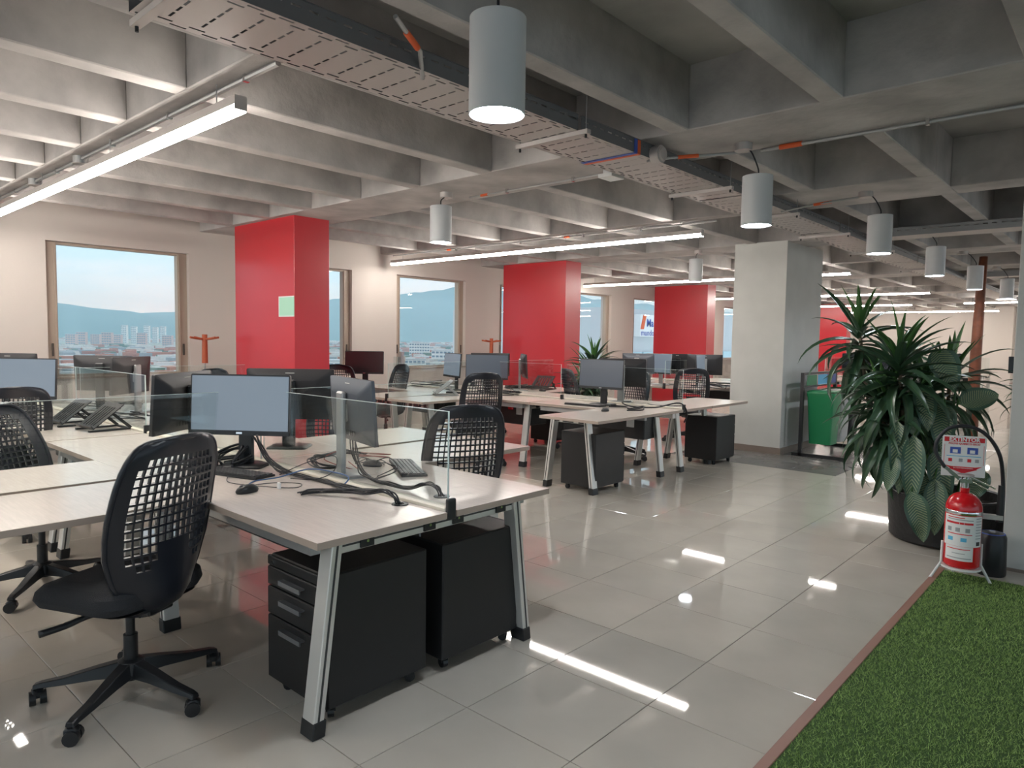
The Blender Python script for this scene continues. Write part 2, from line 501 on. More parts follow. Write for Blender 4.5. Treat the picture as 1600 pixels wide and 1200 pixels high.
# notice on red column
n_ = B(-.004, 0, -.155, .155, -.11, .11).build('notice_sheet', 'paper_green', None, (3.959, 6.845, 1.735)); tag(n_, 'pale green notice sheet stuck on the nearest red column', 'notice')
MB().box(-.006, -.0035, -.155, .155, .098, .11).box(-.006, -.0035, -.155, .155, -.11, -.10).box(-.006, -.0035, .145, .155, -.1, .1).build('border', 'sign_white', n_)

# ------------------------------------------------------------------ turf and kerb
TXE, TYE = 5.06, .885
struct('ground_turf', B(-.6, TXE-.005, -3.2, TYE-.04, -.012, .006), 'turf_base', label='backing of the artificial turf')
rng = np.random.default_rng(3)
N = 150000
gx = rng.uniform(.9, TXE-.01, N*2); gy = rng.uniform(-1.35, TYE-.045, N*2)
keep = gy > .885-.95*(gx-.55)*.62-.3      # only the strip the camera can reach
gx, gy = gx[keep][:N], gy[keep][:N]
n = len(gx)
ang = rng.uniform(0, 2*PI, n); hh = rng.uniform(.010, .022, n); ln = rng.normal(0, .009, (n, 2))
dx, dy = np.cos(ang)*.0016, np.sin(ang)*.0016
V = np.empty((n, 3, 3)); V[:, 0] = np.c_[gx-dx, gy-dy, np.full(n, .004)]; V[:, 1] = np.c_[gx+dx, gy+dy, np.full(n, .004)]
V[:, 2] = np.c_[gx+ln[:, 0], gy+ln[:, 1], hh]
gm = bpy.data.meshes.new('grass'); gm.vertices.add(n*3); gm.vertices.foreach_set('co', V.ravel())
gm.loops.add(n*3); gm.loops.foreach_set('vertex_index', np.arange(n*3)); gm.polygons.add(n)
gm.polygons.foreach_set('loop_start', np.arange(n)*3); gm.polygons.foreach_set('loop_total', np.full(n, 3)); gm.update(); gm.validate()
gmat = mat('turf', (.065, .21, .035), .7)
t = gmat.node_tree; gi = t.nodes.new('ShaderNodeNewGeometry'); rr = t.nodes.new('ShaderNodeValToRGB')
rr.color_ramp.elements[0].color = (.16, .27, .06, 1); rr.color_ramp.elements[1].color = (.44, .62, .20, 1)
t.links.new(gi.outputs['Random Per Island'], rr.inputs[0]); t.links.new(rr.outputs[0], t.nodes['Principled BSDF'].inputs['Base Color'])
gm.materials.append(gmat)
tag(obj('grass', gm), 'bright green artificial turf at the lower right', 'turf', kind='stuff')
tag(MB().box(-.6, TXE+.03, TYE-.04, TYE, 0, .010).build('edge_strip', 'stripe', bev=.002), 'brown metal edging strip between tiles and turf', 'edging')
# ------------------------------------------------------------------ office chair (faces local +X)
def rrect(hx, hy, r, n=5, cx=0, cy=0):
    out = []
    for sx, sy, a0 in ((1, 1, 0), (-1, 1, 90), (-1, -1, 180), (1, -1, 270)):
        for k in range(n+1):
            a = R(a0+90*k/n); out.append((cx+sx*(hx-r)+r*math.cos(a), cy+sy*(hy-r)+r*math.sin(a)))
    return out
def loft(mb, rings):
    n = len(rings[0]); vs = [p for r in rings for p in r]; fs = []
    for j in range(len(rings)-1):
        for i in range(n): fs.append((j*n+i, j*n+(i+1) % n, (j+1)*n+(i+1) % n, (j+1)*n+i))
    fs += [tuple(range(n-1, -1, -1)), tuple(range((len(rings)-1)*n, len(rings)*n))]
    return mb.add(vs, fs)

def back_point(s, t):
    """s across [-1,1], t up [-1,1] -> chair-local point of the backrest shell"""
    v = (t+1)/2
    z = .345+.705*v
    wb = float(np.interp(v, [0, .12, .25, .40, .55, .8, 1], [.11, .15, .20, .235, .245, .232, .21]))
    rnd = (1-abs(t)**7)**(1/3.2) if abs(t) < 1 else 0
    y = s*wb*(.35+.65*rnd)
    x = -.238-.045*v**1.3+.028*math.sin(PI*v*1.15)
    wrap = .095*(1-.55*v)
    x += wrap*abs(s)**2.2
    if v < .11: x += (.11-v)*1.1
    z -= .022*s*s*max(0, v-.5)
    return (x, y, z)
def chair_back_mesh():
    ncol, nrow = 13, 13
    s0, t0, t1 = .80, -.40, .82
    sc = [-1, -.93, -.84, -s0]
    hs = set()
    cw = 2*s0/ncol
    for i in range(ncol):
        a = -s0+cw*i
        hs.add(len(sc)); sc += [a+cw*.15, a+cw*.85]
        if i == ncol-1: sc.append(s0)
    # keep bars between holes
    sc = [-1, -.94, -.88]; hole_s = []
    for i in range(ncol):
        a = -s0+cw*i; sc += [a+cw*.115, a+cw*.885]
    sc += [.88, .94, 1]
    tcut = [-.995, -.93, -.82, -.70, -.58, -.46]
    rh = (t1-t0)/nrow
    for j in range(nrow):
        a = t0+rh*j; tcut += [a+rh*.12, a+rh*.88]
    tcut += [.86, .92, .965, .995]
    mb = MB(); idx = {}
    for j, tt in enumerate(tcut):
        for i, ss in enumerate(sc): mb.v.append(back_point(ss, tt))
    nS = len(sc)
    for j in range(len(tcut)-1):
        for i in range(nS-1):
            sm, tm = (sc[i]+sc[i+1])/2, (tcut[j]+tcut[j+1])/2
            hs_ = i >= 3 and i < 3+2*ncol-1 and (i-3) % 2 == 0
            ht_ = j >= 6 and j < 6+2*nrow-1 and (j-6) % 2 == 0
            inside = (abs(sm)/.84)**4+(abs(tm-.21)/.63)**4 < 1
            lumb = (abs(sm)/.40)**2+(abs(tm+.40)/.30)**2 < 1       # solid lumbar plate
            slot = False
            if hs_ and ht_ and inside and not lumb: continue
            mb.f.append((j*nS+i, j*nS+i+1, (j+1)*nS+i+1, (j+1)*nS+i))
    return bake_solidify(mb, 'backrest', 'meshplastic', .012)

CH = {}
def make_chair():
    # backrest
    CH['back'] = chair_back_mesh()
    side = [(-1, tt) for tt in (-.985, -.96, -.9, -.8, -.65, -.5, -.35, -.2, 0, .2, .4, .55, .7, .8, .87, .92, .955, .98, .995)]
    path = side+[(s_, .995) for s_ in (-.6, -.2, .2, .6)]+[(-a, b) for a, b in side[::-1]]
    CH['rim'] = MB().tube([back_point(a, b) for a, b in path], .011, 6).mesh('rim', 'meshplastic', True)
    # seat
    rings = []
    for z, ins in ((.398, .05), (.412, .014), (.440, 0), (.475, .006), (.495, .03), (.501, .08)):
        rr = rrect(.23-ins, .24-ins, .10-ins*.5, 6, .04, 0)
        rings.append([(x, y, z-(.03*max(0, (x-.12)/.14)**2 if z > .44 else .012*max(0, (x-.12)/.14)))for x, y in rr])
    CH['seat'] = loft(MB(), rings).mesh('seat', 'fabric', 'auto')
    CH['pan'] = loft(MB(), [[(x, y, z) for x, y in rrect(.195-i, .20-i, .08, 5, .02, 0)] for z, i in ((.378, .04), (.400, 0))]).mesh('seat_pan', 'blackplastic')
    mb = MB().box(-.11, .09, -.055, .055, .345, .40).box(-.16, -.09, -.06, .06, .36, .395)
    CH['mech'] = mb.mesh('mechanism', 'blackplastic', bev=.006)
    CH['lever'] = MB().tube(smoothpath([(.02, .05, .365), (.06, .14, .36), (.09, .20, .345), (.12, .28, .34)], 4), .009, 6, 1.5).mesh('lever', 'blackplastic', True)
    CH['lift'] = MB().cyl((0, 0, .10), (0, 0, .25), .026, n=16).cyl((0, 0, .25), (0, 0, .35), .017, n=16).mesh('gas_lift', 'blackplastic', 'auto')
    mb = MB().lathe([(.045, .075), (.052, .10), (.048, .145), (.03, .155)], n=20)
    for k in range(5):
        a = 2*PI*k/5; d = Vector((math.cos(a), math.sin(a), 0)); s = Vector((-d.y, d.x, 0))
        def ring(r, zt, zb, w):
            return [d*r-s*w+Vector((0, 0, zb)), d*r+s*w+Vector((0, 0, zb)), d*r+s*w*.72+Vector((0, 0, zt)), d*r-s*w*.72+Vector((0, 0, zt))]
        loft(mb, [ring(.02, .150, .085, .03), ring(.12, .128, .085, .029), ring(.24, .098, .072, .023), ring(.318, .086, .066, .020), ring(.342, .078, .06, .018)])
    CH['star'] = mb.mesh('star_base', 'blackplastic', bev=.003)
    mb = MB()
    for sg in (-1, 1):
        mb.cyl((-.004, sg*.007, .027), (-.004, sg*.028, .027), .027, n=14)
    mb.cyl((0, 0, .03), (0, 0, .068), .009, n=8)
    loft(mb, [[(x, y, z) for x, y in rrect(a, .020, .012, 3)] for z, a in ((.030, .024), (.050, .024), (.060, .012))])
    CH['caster'] = mb.mesh('caster', 'blackplastic', 'auto')
make_chair()
def chair(x, y, az, label, swivel=0, z=0, tilt=0):
    t = thing('office_chair', label, 'chair', (x, y, z), R(az), 'black mesh-back office chairs')
    obj('star_base', CH['star'], t, rz=R(swivel)); obj('gas_lift', CH['lift'], t); obj('mechanism', CH['mech'], t); obj('lever', CH['lever'], t)
    obj('seat', CH['seat'], t); obj('seat_pan', CH['pan'], t)
    b = obj('backrest', CH['back'], t); obj('rim', CH['rim'], b)
    if tilt:
        pv = Vector((-.2, 0, .42)); b.rotation_euler[1] = R(-tilt); b.location = pv-Matrix.Rotation(R(-tilt), 3, 'Y') @ pv
    for k in range(5):
        a = 2*PI*k/5+R(swivel)
        obj('caster', CH['caster'], t, (.33*math.cos(a), .33*math.sin(a), 0), rz=random.uniform(0, 6.28))
    return t

# ------------------------------------------------------------------ pedestals (drawers face local +X)
PD = {}
def make_ped():
    PD['body'] = MB().box(-.24, .235, -.20, .20, .055, .56).mesh('body', 'pedestal', bev=.006)
    for n, (z0, z1) in enumerate(((.062, .318), (.324, .434), (.440, .515))):
        PD['d%d' % n] = MB().box(.236, .252, -.197, .197, z0, z1).mesh('drawer', 'pedestal', bev=.004)
        PD['h%d' % n] = MB().box(.252, .276, -.075, .075, z1-.034, z1-.028).box(.270, .276, -.075, .075, z1-.046, z1-.028).mesh('handle', 'handle')
    PD['top'] = MB().box(.236, .252, -.197, .197, .520, .558).mesh('top_rail', 'pedestal', bev=.004)
    PD['lock'] = MB().cyl((.252, -.15, .535), (.258, -.15, .535), .010, n=12).mesh('lock', 'chrome')
    PD['cast'] = MB().cyl((-.012, 0, .022), (.012, 0, .022), .022, n=12).box(-.018, .018, -.012, .012, .025, .056).mesh('caster', 'blackplastic')
make_ped()
def pedestal(x, y, az, label):
    t = thing('drawer_pedestal', label, 'cabinet', (x, y, 0), R(az), 'black mobile drawer pedestals')
    obj('body', PD['body'], t); tr = obj('top_rail', PD['top'], t); obj('lock', PD['lock'], tr)
    for n in range(3):
        d = obj('drawer', PD['d%d' % n], t); obj('handle', PD['h%d' % n], d)
    for a in (-.19, .19):
        for b in (-.15, .15): obj('caster', PD['cast'], t, (a, b, 0), rz=random.uniform(0, 3))
    return t

# ------------------------------------------------------------------ monitors (screen faces local +X)
MN = {}
def make_monitor(key, backm, standm):
    d = {}
    loftm = MB()
    loft(loftm, [[(x, y, z) for y, z in rrect(.2675, .158, .008, 2)] for x in (.0, .016)])
    rings = []
    for x, sy, sz in ((.0, .2675, .158), (-.012, .24, .135), (-.034, .17, .09)):
        rings.append([(x, y, z) for y, z in rrect(sy, sz, .02, 3)])
    loft(loftm, rings)
    d['shell'] = loftm.mesh('housing', backm, 'auto')
    d['screen'] = MB().box(.0155, .0175, -.2605, .2605, -.133, .150).mesh('screen', 'screen')
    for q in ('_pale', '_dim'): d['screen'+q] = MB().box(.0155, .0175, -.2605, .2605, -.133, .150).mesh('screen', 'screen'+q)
    d['chin'] = MB().box(.0155, .0172, -.267, .267, -.157, -.136).mesh('lower_bezel', 'blackplastic')
    d['logo'] = MB().box(.0172, .0178, -.016, .016, -.151, -.141).mesh('logo', 'chrome')
    d['stick'] = MB().box(-.0135, -.011, -.028, .028, .108, .136).mesh('asset_sticker', 'sticker')
    v = MB()
    for k in range(9): v.box(-.032, -.0305, -.10+.025*k-.004, -.10+.025*k+.004, -.12, -.085)
    d['vent'] = v.mesh('vents', 'blackplastic')
    loftb = MB(); loft(loftb, [[(x, y, z) for x, y in rrect(.095-i, .12-i, .02, 3, .0)] for z, i in ((0, 0), (.008, 0), (.014, .008))])
    d['base'] = loftb.mesh('stand_base', standm, 'auto')
    d['post'] = MB().box(-.062, -.036, -.04, .04, .008, .42).box(-.04, -.02, -.035, .035, .27, .36).mesh('stand_post', standm, bev=.008)
    MN[key] = d
make_monitor('black', 'monitor_back', 'blackplastic')
make_monitor('silver', 'monitor_silver', 'steel')
make_monitor('mixed', 'monitor_back', 'steel')
mat('monitor_slate', (.10, .11, .13), .35, metal=.4)
make_monitor('slate', 'monitor_slate', 'steel')
DZ = .735
def monitor(x, y, az, label, key='black', top=.485, pivot=0, tilt=4, z=DZ, sticker=True, scr=None):
    d = MN[key]
    t = thing('computer_monitor', label, 'monitor', (x, y, z), R(az), 'computer monitors on the desks')
    obj('stand_base', d['base'], t, (-.03, 0, 0)); obj('stand_post', d['post'], t)
    s = obj('housing', d['shell'], t, (.005, 0, top-.158)); s.rotation_euler = (0, R(-tilt), R(pivot))
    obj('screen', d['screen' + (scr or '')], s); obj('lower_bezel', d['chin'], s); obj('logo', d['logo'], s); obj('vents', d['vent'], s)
    if sticker: obj('asset_sticker', d['stick'], s)
    return t

# ------------------------------------------------------------------ desk clusters
def aframe(par, cx, cy, axis, half, ztop=.70):
    """two splayed legs with a crossbar, spanning along axis ('x' or 'y')"""
    def P(a, z, b=0): return (cx+a, cy+b, z) if axis == 'x' else (cx+b, cy+a, z)
    for sg in (-1, 1):
        f, tp = sg*half, sg*(half-.085)
        m_ = MB()
        def q(a, z, w, d): return [P(a-w, z, -d), P(a+w, z, -d), P(a+w, z, d), P(a-w, z, d)]
        m_.hexa(q(f, .03, .022, .037), q(tp, ztop, .022, .037))
        leg = m_.build('leg', 'alu', par, bev=.003)
        g = MB()
        for dd in (-.0375, .0375):
            g.hexa([P(f-.004, .05, dd-.0012), P(f+.004, .05, dd-.0012), P(f+.004, .05, dd+.0012), P(f-.004, .05, dd+.0012)],
                   [P(tp-.004, ztop, dd-.0012), P(tp+.004, ztop, dd-.0012), P(tp+.004, ztop, dd+.0012), P(tp-.004, ztop, dd+.0012)])
        g.build('groove', 'alu_groove', leg)
        ft = MB(); f2 = f
        ft.hexa(q(f, 0, .027, .042), q(f-sg*.0075, .062, .027, .042)); ft.build('foot', 'blackplastic', leg, bev=.004)
    hb = half-.085
    c_ = MB()
    a, b = P(-hb, ztop-.058, -.02), P(hb, ztop-.002, .02)
    c_.box(min(a[0], b[0]), max(a[0], b[0]), min(a[1], b[1]), max(a[1], b[1]), ztop-.058, ztop-.002)
    bar = c_.build('crossbar', 'alu', par, bev=.003)
    g = MB()
    for dd in (-.0205, .0205):
        a, b = P(-hb, 0, dd-.001), P(hb, 0, dd+.001)
        g.box(min(a[0], b[0]), max(a[0], b[0]), min(a[1], b[1]), max(a[1], b[1]), ztop-.034, ztop-.027)
    g.build('groove', 'alu_groove', bar)
    for u in (-.72, -.08, .25, .80):
        a, b = P(hb*u-.03, 0, -.028), P(hb*u+.03, 0, .028)
        B(min(a[0], b[0]), max(a[0], b[0]), min(a[1], b[1]), max(a[1], b[1]), ztop-.052, ztop+.004).build('bracket', 'blackplastic', bar)
        p0, p1 = P(hb*u, ztop-.03, -.031), P(hb*u, ztop-.03, .031)
        MB().cyl(p0, p1, .006, n=8).build('screw', 'chrome', bar)

def top(par, x0, x1, y0, y1):
    d = B(x0, x1, y0, y1, DZ-.027, DZ).build('desktop', 'laminate', par, bev=.0015)
    e_ = MB(); t_ = .0008
    e_.box(x0-t_, x1+t_, y0-t_, y0+.0005, DZ-.0262, DZ-.0012); e_.box(x0-t_, x1+t_, y1-.0005, y1+t_, DZ-.0262, DZ-.0012)
    e_.box(x0-t_, x0+.0005, y0, y1, DZ-.0262, DZ-.0012); e_.box(x1-.0005, x1+t_, y0, y1, DZ-.0262, DZ-.0012)
    e_.build('edge_band', 'edging', d)
    return d
def pane_x(par, x0, x1, y, z0, z1):
    g_ = B(x0, x1, y-.004, y+.004, z0, z1).build('glass_panel', 'glass', par)
    MB().box(x0, x1, y-.004, y+.004, z1, z1+.002).box(x0-.002, x0, y-.004, y+.004, z0, z1).build('polished_edge', 'glass_edge', g_)
def clip(par, x, y, axis):
    m_ = MB()
    w = (.022, .010) if axis == 'y' else (.010, .022)
    m_.box(x-.022 if axis == 'y' else x-.012, x+.022 if axis == 'y' else x+.012, y-.012 if axis == 'y' else y-.022, y+.012 if axis == 'y' else y+.022, DZ-.035, DZ+.052)
    m_.build('clip', 'blackplastic', par, bev=.010, seg=3)
GLZ = 1.135
def cluster(c, y0, y1, wings, label, frames, boxes=True, gap=.028, wl=.90, sw=.615, glass=True, midglass=None, wlL=None):
    """desk spine along Y centred at X=c with side wings; wings: (side, ya, yb)"""
    t = thing('desk_cluster', label, 'desk', (c, y0, 0), 0, 'rows of linked beige desks')
    L = lambda x: x-c
    class Sh:   # local parent with offset
        pass
    cuts = [y0]+sorted(midglass or [])+[y1]
    for a, b in zip(cuts[:-1], cuts[1:]):
        for sg in (-1, 1):
            x0_, x1_ = sorted((sg*gap, sg*sw))
            top(t, x0_, x1_, a-y0+.004, b-y0-.004)
    wlen = lambda sg: wlL if sg < 0 and wlL else wl
    for sg, a, b in wings:
        x0_, x1_ = sorted((sg*(sw+.002), sg*(sw+wlen(sg))))
        top(t, x0_, x1_, a-y0, b-y0)
    # centre rail, glass
    B(-.024, .024, .02, y1-y0-.02, DZ-.03, DZ+.016).build('centre_rail', 'cream', t, bev=.006)
    if glass:
        a = y0+.03; seg = 1.5
        while a < y1-.1:
            b = min(a+seg, y1-.03)
            g_ = B(-.004, .004, a-y0, b-y0-.006, DZ+.012, GLZ-.002).build('glass_panel', 'glass', t)
            MB().box(-.004, .004, a-y0, b-y0-.006, GLZ-.002, GLZ).box(-.004, .004, a-y0-.002, a-y0, DZ+.012, GLZ).build('polished_edge', 'glass_edge', g_)
            a = b
        clip(t, 0, .012, 'y')
    for ym in (midglass or []):
        sides = {sg for sg, a, b in wings if a < ym+.1 and b > ym-.1}
        for sg in sides:
            x0_, x1_ = sorted((sg*.03, sg*(sw+wlen(sg)-.03)))
            pane_x(t, x0_, x1_, ym-y0, DZ+.004, GLZ-.01)
            clip(t, sg*(sw+wlen(sg)-.012), ym-y0, 'x')
    for fr in frames: aframe(t, fr[0], fr[1]-y0, fr[2], fr[3])
    B(-.03, .03, .12, y1-y0-.12, .635, .69).build('under_beam', 'alu', t)
    for sg in (-1, 1):
        B(sg*.55-.02, sg*.55+.02, .12, y1-y0-.12, .655, .70).build('under_beam', 'steel', t)
    if boxes:
        for a in boxes:
            bx = MB().box(-.16, .16, a-y0, a-y0+1.05, .40, .64); bx.build('cable_box', 'blackplastic', t, bev=.01)
            for sg in (-1, 1):
                s_ = MB().box(sg*.162-.004, sg*.162+.004, a-y0+.12, a-y0+.21, .52, .60); s_.build('socket_plate', 'white', t)
                s_ = MB().box(sg*.17-.02, sg*.17+.02, a-y0+.26, a-y0+.33, .57, .63); s_.build('red_socket', 'ext_red', t, bev=.008)
    return t
def grommet(par, x, y):
    MB().lathe([(.018, .0), (.018, .004), (.034, .004), (.036, .0)], (x, y, DZ), 20).build('grommet', 'blackplastic', par, smooth='auto')

C1, C2, C3 = 1.885, 6.37, 10.82
d1a = cluster(C1, 2.005, 5.09, [(-1, 2.90, 3.53), (-1, 3.585, 4.18), (1, 2.90, 3.53), (1, 3.585, 4.18)],
        'nearest beige desk cluster with a glass divider and open silver end frame',
        [(0, 2.125, 'x', .565), (-.545, 3.66, 'y', .26), (.545, 3.66, 'y', .26), (-1.85, 3.25, 'y', .26), (1.30, 3.25, 'y', .26), (1.30, 3.9, 'y', .24), (-1.85, 3.9, 'y', .24), (0, 5.0, 'x', .565)],
        boxes=[2.9, 4.3], midglass=[3.555], wlL=1.4)
grommet(d1a, 1.81-C1, .24); grommet(d1a, 2.027-C1, .224)
d1b = cluster(C1, 5.11, 8.2, [(-1, 5.98, 6.60), (-1, 6.66, 7.28), (1, 5.98, 6.60), (1, 6.66, 7.28)],
        'beige desk cluster between the nearest one and the large window',
        [(0, 5.2, 'x', .565), (-1.30, 6.3, 'y', .26), (1.30, 6.3, 'y', .26), (0, 8.1, 'x', .565)], boxes=[5.6, 7.3], midglass=[6.63])
d2a = cluster(C2, 3.38, 4.92, [(-1, 3.38, 4.03), (1, 3.38, 4.03)],
        'beige desk in the aisle middle with wings to both sides and no chair in front',
        [(-1.15, 3.95-.005, 'y', .275), (.06, 3.945, 'y', .275), (.46, 3.93, 'y', .275), (1.15, 3.945, 'y', .27)], boxes=[3.75], glass=True, midglass=None)
grommet(d2a, -.5, .62); grommet(d2a, .16, .28)
d2b = cluster(C2, 4.94, 8.1, [(-1, 5.65, 6.25), (-1, 6.31, 6.92), (1, 5.65, 6.25), (1, 6.31, 6.92)],
        'beige desk cluster in front of the second red column',
        [(-1.30, 5.95, 'y', .26), (1.30, 5.95, 'y', .26), (-1.30, 6.6, 'y', .26), (0, 5.05, 'x', .565), (0, 8.0, 'x', .565)], boxes=[5.3, 6.9], midglass=[6.28])
d3a = cluster(C3, 3.95, 6.9, [(-1, 4.65, 5.27), (-1, 5.33, 5.95), (1, 4.65, 5.27), (1, 5.33, 5.95)],
        'beige desk cluster partly hidden behind the pale column',
        [(-1.30, 4.95, 'y', .26), (1.30, 4.95, 'y', .26), (0, 4.05, 'x', .565), (0, 6.8, 'x', .565)], boxes=[4.3], midglass=[5.3])
for cx_, ya, lab in ((15.3, 2.9, 'far beige desk cluster seen behind the dracaena leaves'), (19.8, 2.6, 'second far beige desk cluster behind the dracaena'), (16.6, -1.2, 'far right beige desk cluster behind the brown pole')):
    cluster(cx_, ya, ya+3.0, [(-1, ya+.9, ya+1.5), (1, ya+.9, ya+1.5), (-1, ya+1.56, ya+2.16)], lab, [(0, ya+.1, 'x', .565), (-1.3, ya+1.2, 'y', .26), (1.3, ya+1.2, 'y', .26)], boxes=[ya+.4], midglass=[ya+1.53])
# ------------------------------------------------------------------ pedestals
pedestal(1.625, 2.335, 180, 'black three-drawer pedestal with grey handles under the nearest desk end')
pedestal(2.185, 2.325, 0, 'black pedestal under the nearest desk end, back side beside the right leg')
pedestal(5.465, 3.86, 0, 'black pedestal between the silver legs of the middle desk, left wing')
pedestal(7.70, 3.75, 0, 'black pedestal under the right wing of the middle desk')
pedestal(7.50, 5.98, 0, 'black pedestal in the shade under the desk before the second red column')

# ------------------------------------------------------------------ chairs
chair(.985, 2.885, 113, 'black mesh-back office chair in the left foreground', swivel=32)
chair(1.08, 4.46, -66, 'black office chair with leaning back behind the left desk wings', swivel=10, tilt=16)
chair(1.2, 5.85, 95, 'black office chair cut off by the left edge of the photo', swivel=40)
chair(2.84, 3.02, 66, 'black mesh-back office chair right of the glass divider', swivel=0)
chair(5.50, 5.50, 66, 'black office chair before the dark screen at the centre', swivel=20)
chair(7.32, 5.33, -30, 'black office chair seen edge-on behind the middle desk', swivel=15)
chair(5.05, 7.55, 235, 'black office chair beside the nearest red column by the window', swivel=15)
chair(5.78, 7.48, 170, 'black office chair turned sideways behind the glass at the centre', swivel=5)
chair(7.55, 7.35, 215, 'pale-lit mesh office chair before the middle window', swivel=5)
chair(3.05, 4.75, 205, 'office chair with sunlit mesh seen through the near glass divider', swivel=0)
chair(7.15, 4.62, 170, 'office chair behind the right wing of the middle desk', swivel=25)
chair(9.0, 4.72, 38, 'black office chair left of the pale column', swivel=25)
chair(3.2, 7.35, 200, 'office chair under the large left window', swivel=25)
chair(14.2, 3.1, 60, 'far office chair behind the dracaena', swivel=25)
chair(15.6, .75, 40, 'far office chair beside the brown pole', swivel=25)

# ------------------------------------------------------------------ monitors
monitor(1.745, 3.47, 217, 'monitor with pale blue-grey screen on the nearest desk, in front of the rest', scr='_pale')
monitor(1.60, 3.82, 126, 'dark monitor seen from behind, left of the nearest bright screen')
monitor(2.28, 3.90, 44, 'wide black monitor back with sticker below the nearest red column')
monitor(2.03, 2.91, -13, 'grey-backed monitor on a silver stand behind the glass', 'slate')
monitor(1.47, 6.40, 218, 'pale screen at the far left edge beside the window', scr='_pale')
monitor(1.68, 7.85, 40, 'dark monitor top showing above the far left screen')
monitor(2.17, 6.88, 40, 'black monitor back with sticker before the left window')
monitor(2.26, 6.45, 128, 'reddish-black slanted monitor before the left window', 'mixed')
monitor(5.80, 7.98, 222, 'black screen just right of the nearest red column', sticker=False)
monitor(6.25, 7.75, 145, 'thin edge-on monitor on a slim stand near the middle window', 'silver')
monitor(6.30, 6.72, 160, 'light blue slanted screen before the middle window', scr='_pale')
monitor(6.28, 6.08, 218, 'dark screen behind the centre chair', scr='_dim')
monitor(6.90, 6.62, 45, 'black monitor back with sticker behind the dark centre screen')
monitor(7.02, 6.12, -42, 'slim slanted monitor in front of the second red column', 'mixed')
monitor(6.14, 4.24, 184, 'dark blue-grey screen on the middle desk', scr='_dim')
monitor(6.62, 4.30, 22, 'black monitor back with sticker on the middle desk', 'mixed')
monitor(9.45, 5.85, 8, 'small grey monitor back under the narrow window', 'slate')
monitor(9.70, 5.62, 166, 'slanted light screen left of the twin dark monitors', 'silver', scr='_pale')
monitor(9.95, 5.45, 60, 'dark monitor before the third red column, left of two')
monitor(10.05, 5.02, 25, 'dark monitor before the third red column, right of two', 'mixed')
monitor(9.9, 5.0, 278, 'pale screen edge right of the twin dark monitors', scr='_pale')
monitor(15.0, 3.6, 200, 'far dark screen behind the dracaena leaves')
monitor(15.3, 4.3, 205, 'far screen behind the dracaena, beside the farthest red column')
monitor(16.2, .95, 200, 'far dark screen right of the brown pole')
monitor(16.3, 1.6, 200, 'far dark screen left of the brown pole')
monitor(19.4, 3.4, 200, 'most distant screen behind the plants')

# ------------------------------------------------------------------ desk items
def keyboard(x, y, az, label):
    t = thing('keyboard', label, 'keyboard', (x, y, DZ), R(az), 'computer keyboards')
    MB().hexa([(-.065, -.22, 0), (.065, -.22, 0), (.065, .22, 0), (-.065, .22, 0)], [(-.065, -.22, .010), (.065, -.22, .018), (.065, .22, .018), (-.065, .22, .010)]).build('case', 'blackplastic', t, bev=.003)
    mb = MB()
    for r_ in range(6):
        for c_ in range(20):
            if r_ == 0 and 5 < c_ < 12:
                continue
            x_ = -.052+r_*.0205; y_ = -.208+c_*.0212
            zz = .011+(x_+.065)/.13*.008
            mb.box(x_, x_+.0165, y_, y_+.0175, zz, zz+.005)
    mb.box(-.052, -.0355, -.08, .045, .0118, .0168)
    mb.build('keys', 'key', t, kind='stuff')
    return t
keyboard(1.62, 3.32, 196, 'black keyboard under the nearest bright screen')
keyboard(2.33, 2.83, 150, 'black keyboard right of the silver monitor stand, tilted')
keyboard(5.93, 4.30, 184, 'black keyboard below the dark blue-grey screen')
keyboard(6.0, 6.2, 200, 'black keyboard on the desk behind the centre chair')
keyboard(7.35, 6.45, 60, 'dark keyboard before the second red column')
def mouse(x, y, az, label):
    mb = MB()
    rings = []
    for z, k_ in ((0, .92), (.010, 1), (.022, .88), (.031, .62), (.035, .25)):
        rings.append([(.055*k_*math.cos(a)*(1 if math.cos(a) > 0 else 1.05)-.004*(1-k_), .031*k_*math.sin(a), z) for a in [2*PI*i/18 for i in range(18)]])
    loft(mb, rings)
    t = thing('computer_mouse', label, 'mouse', (x, y, DZ), R(az), 'computer mice')
    mb.build('shell', 'blackplastic', t, smooth=True)
    MB().cyl((.028, -.004, .029), (.028, .004, .029), .008, n=10).build('wheel', 'key', t)
    return t
mouse(1.471, 2.885, 190, 'black mouse on the nearest desk front')
mouse(5.60, 3.82, 184, 'black mouse on the left wing of the middle desk')
mouse(2.245, 3.02, 120, 'black mouse tangled in cables right of the silver stand')
mouse(7.1, 5.85, 90, 'small black mouse on the desk before the second red column')
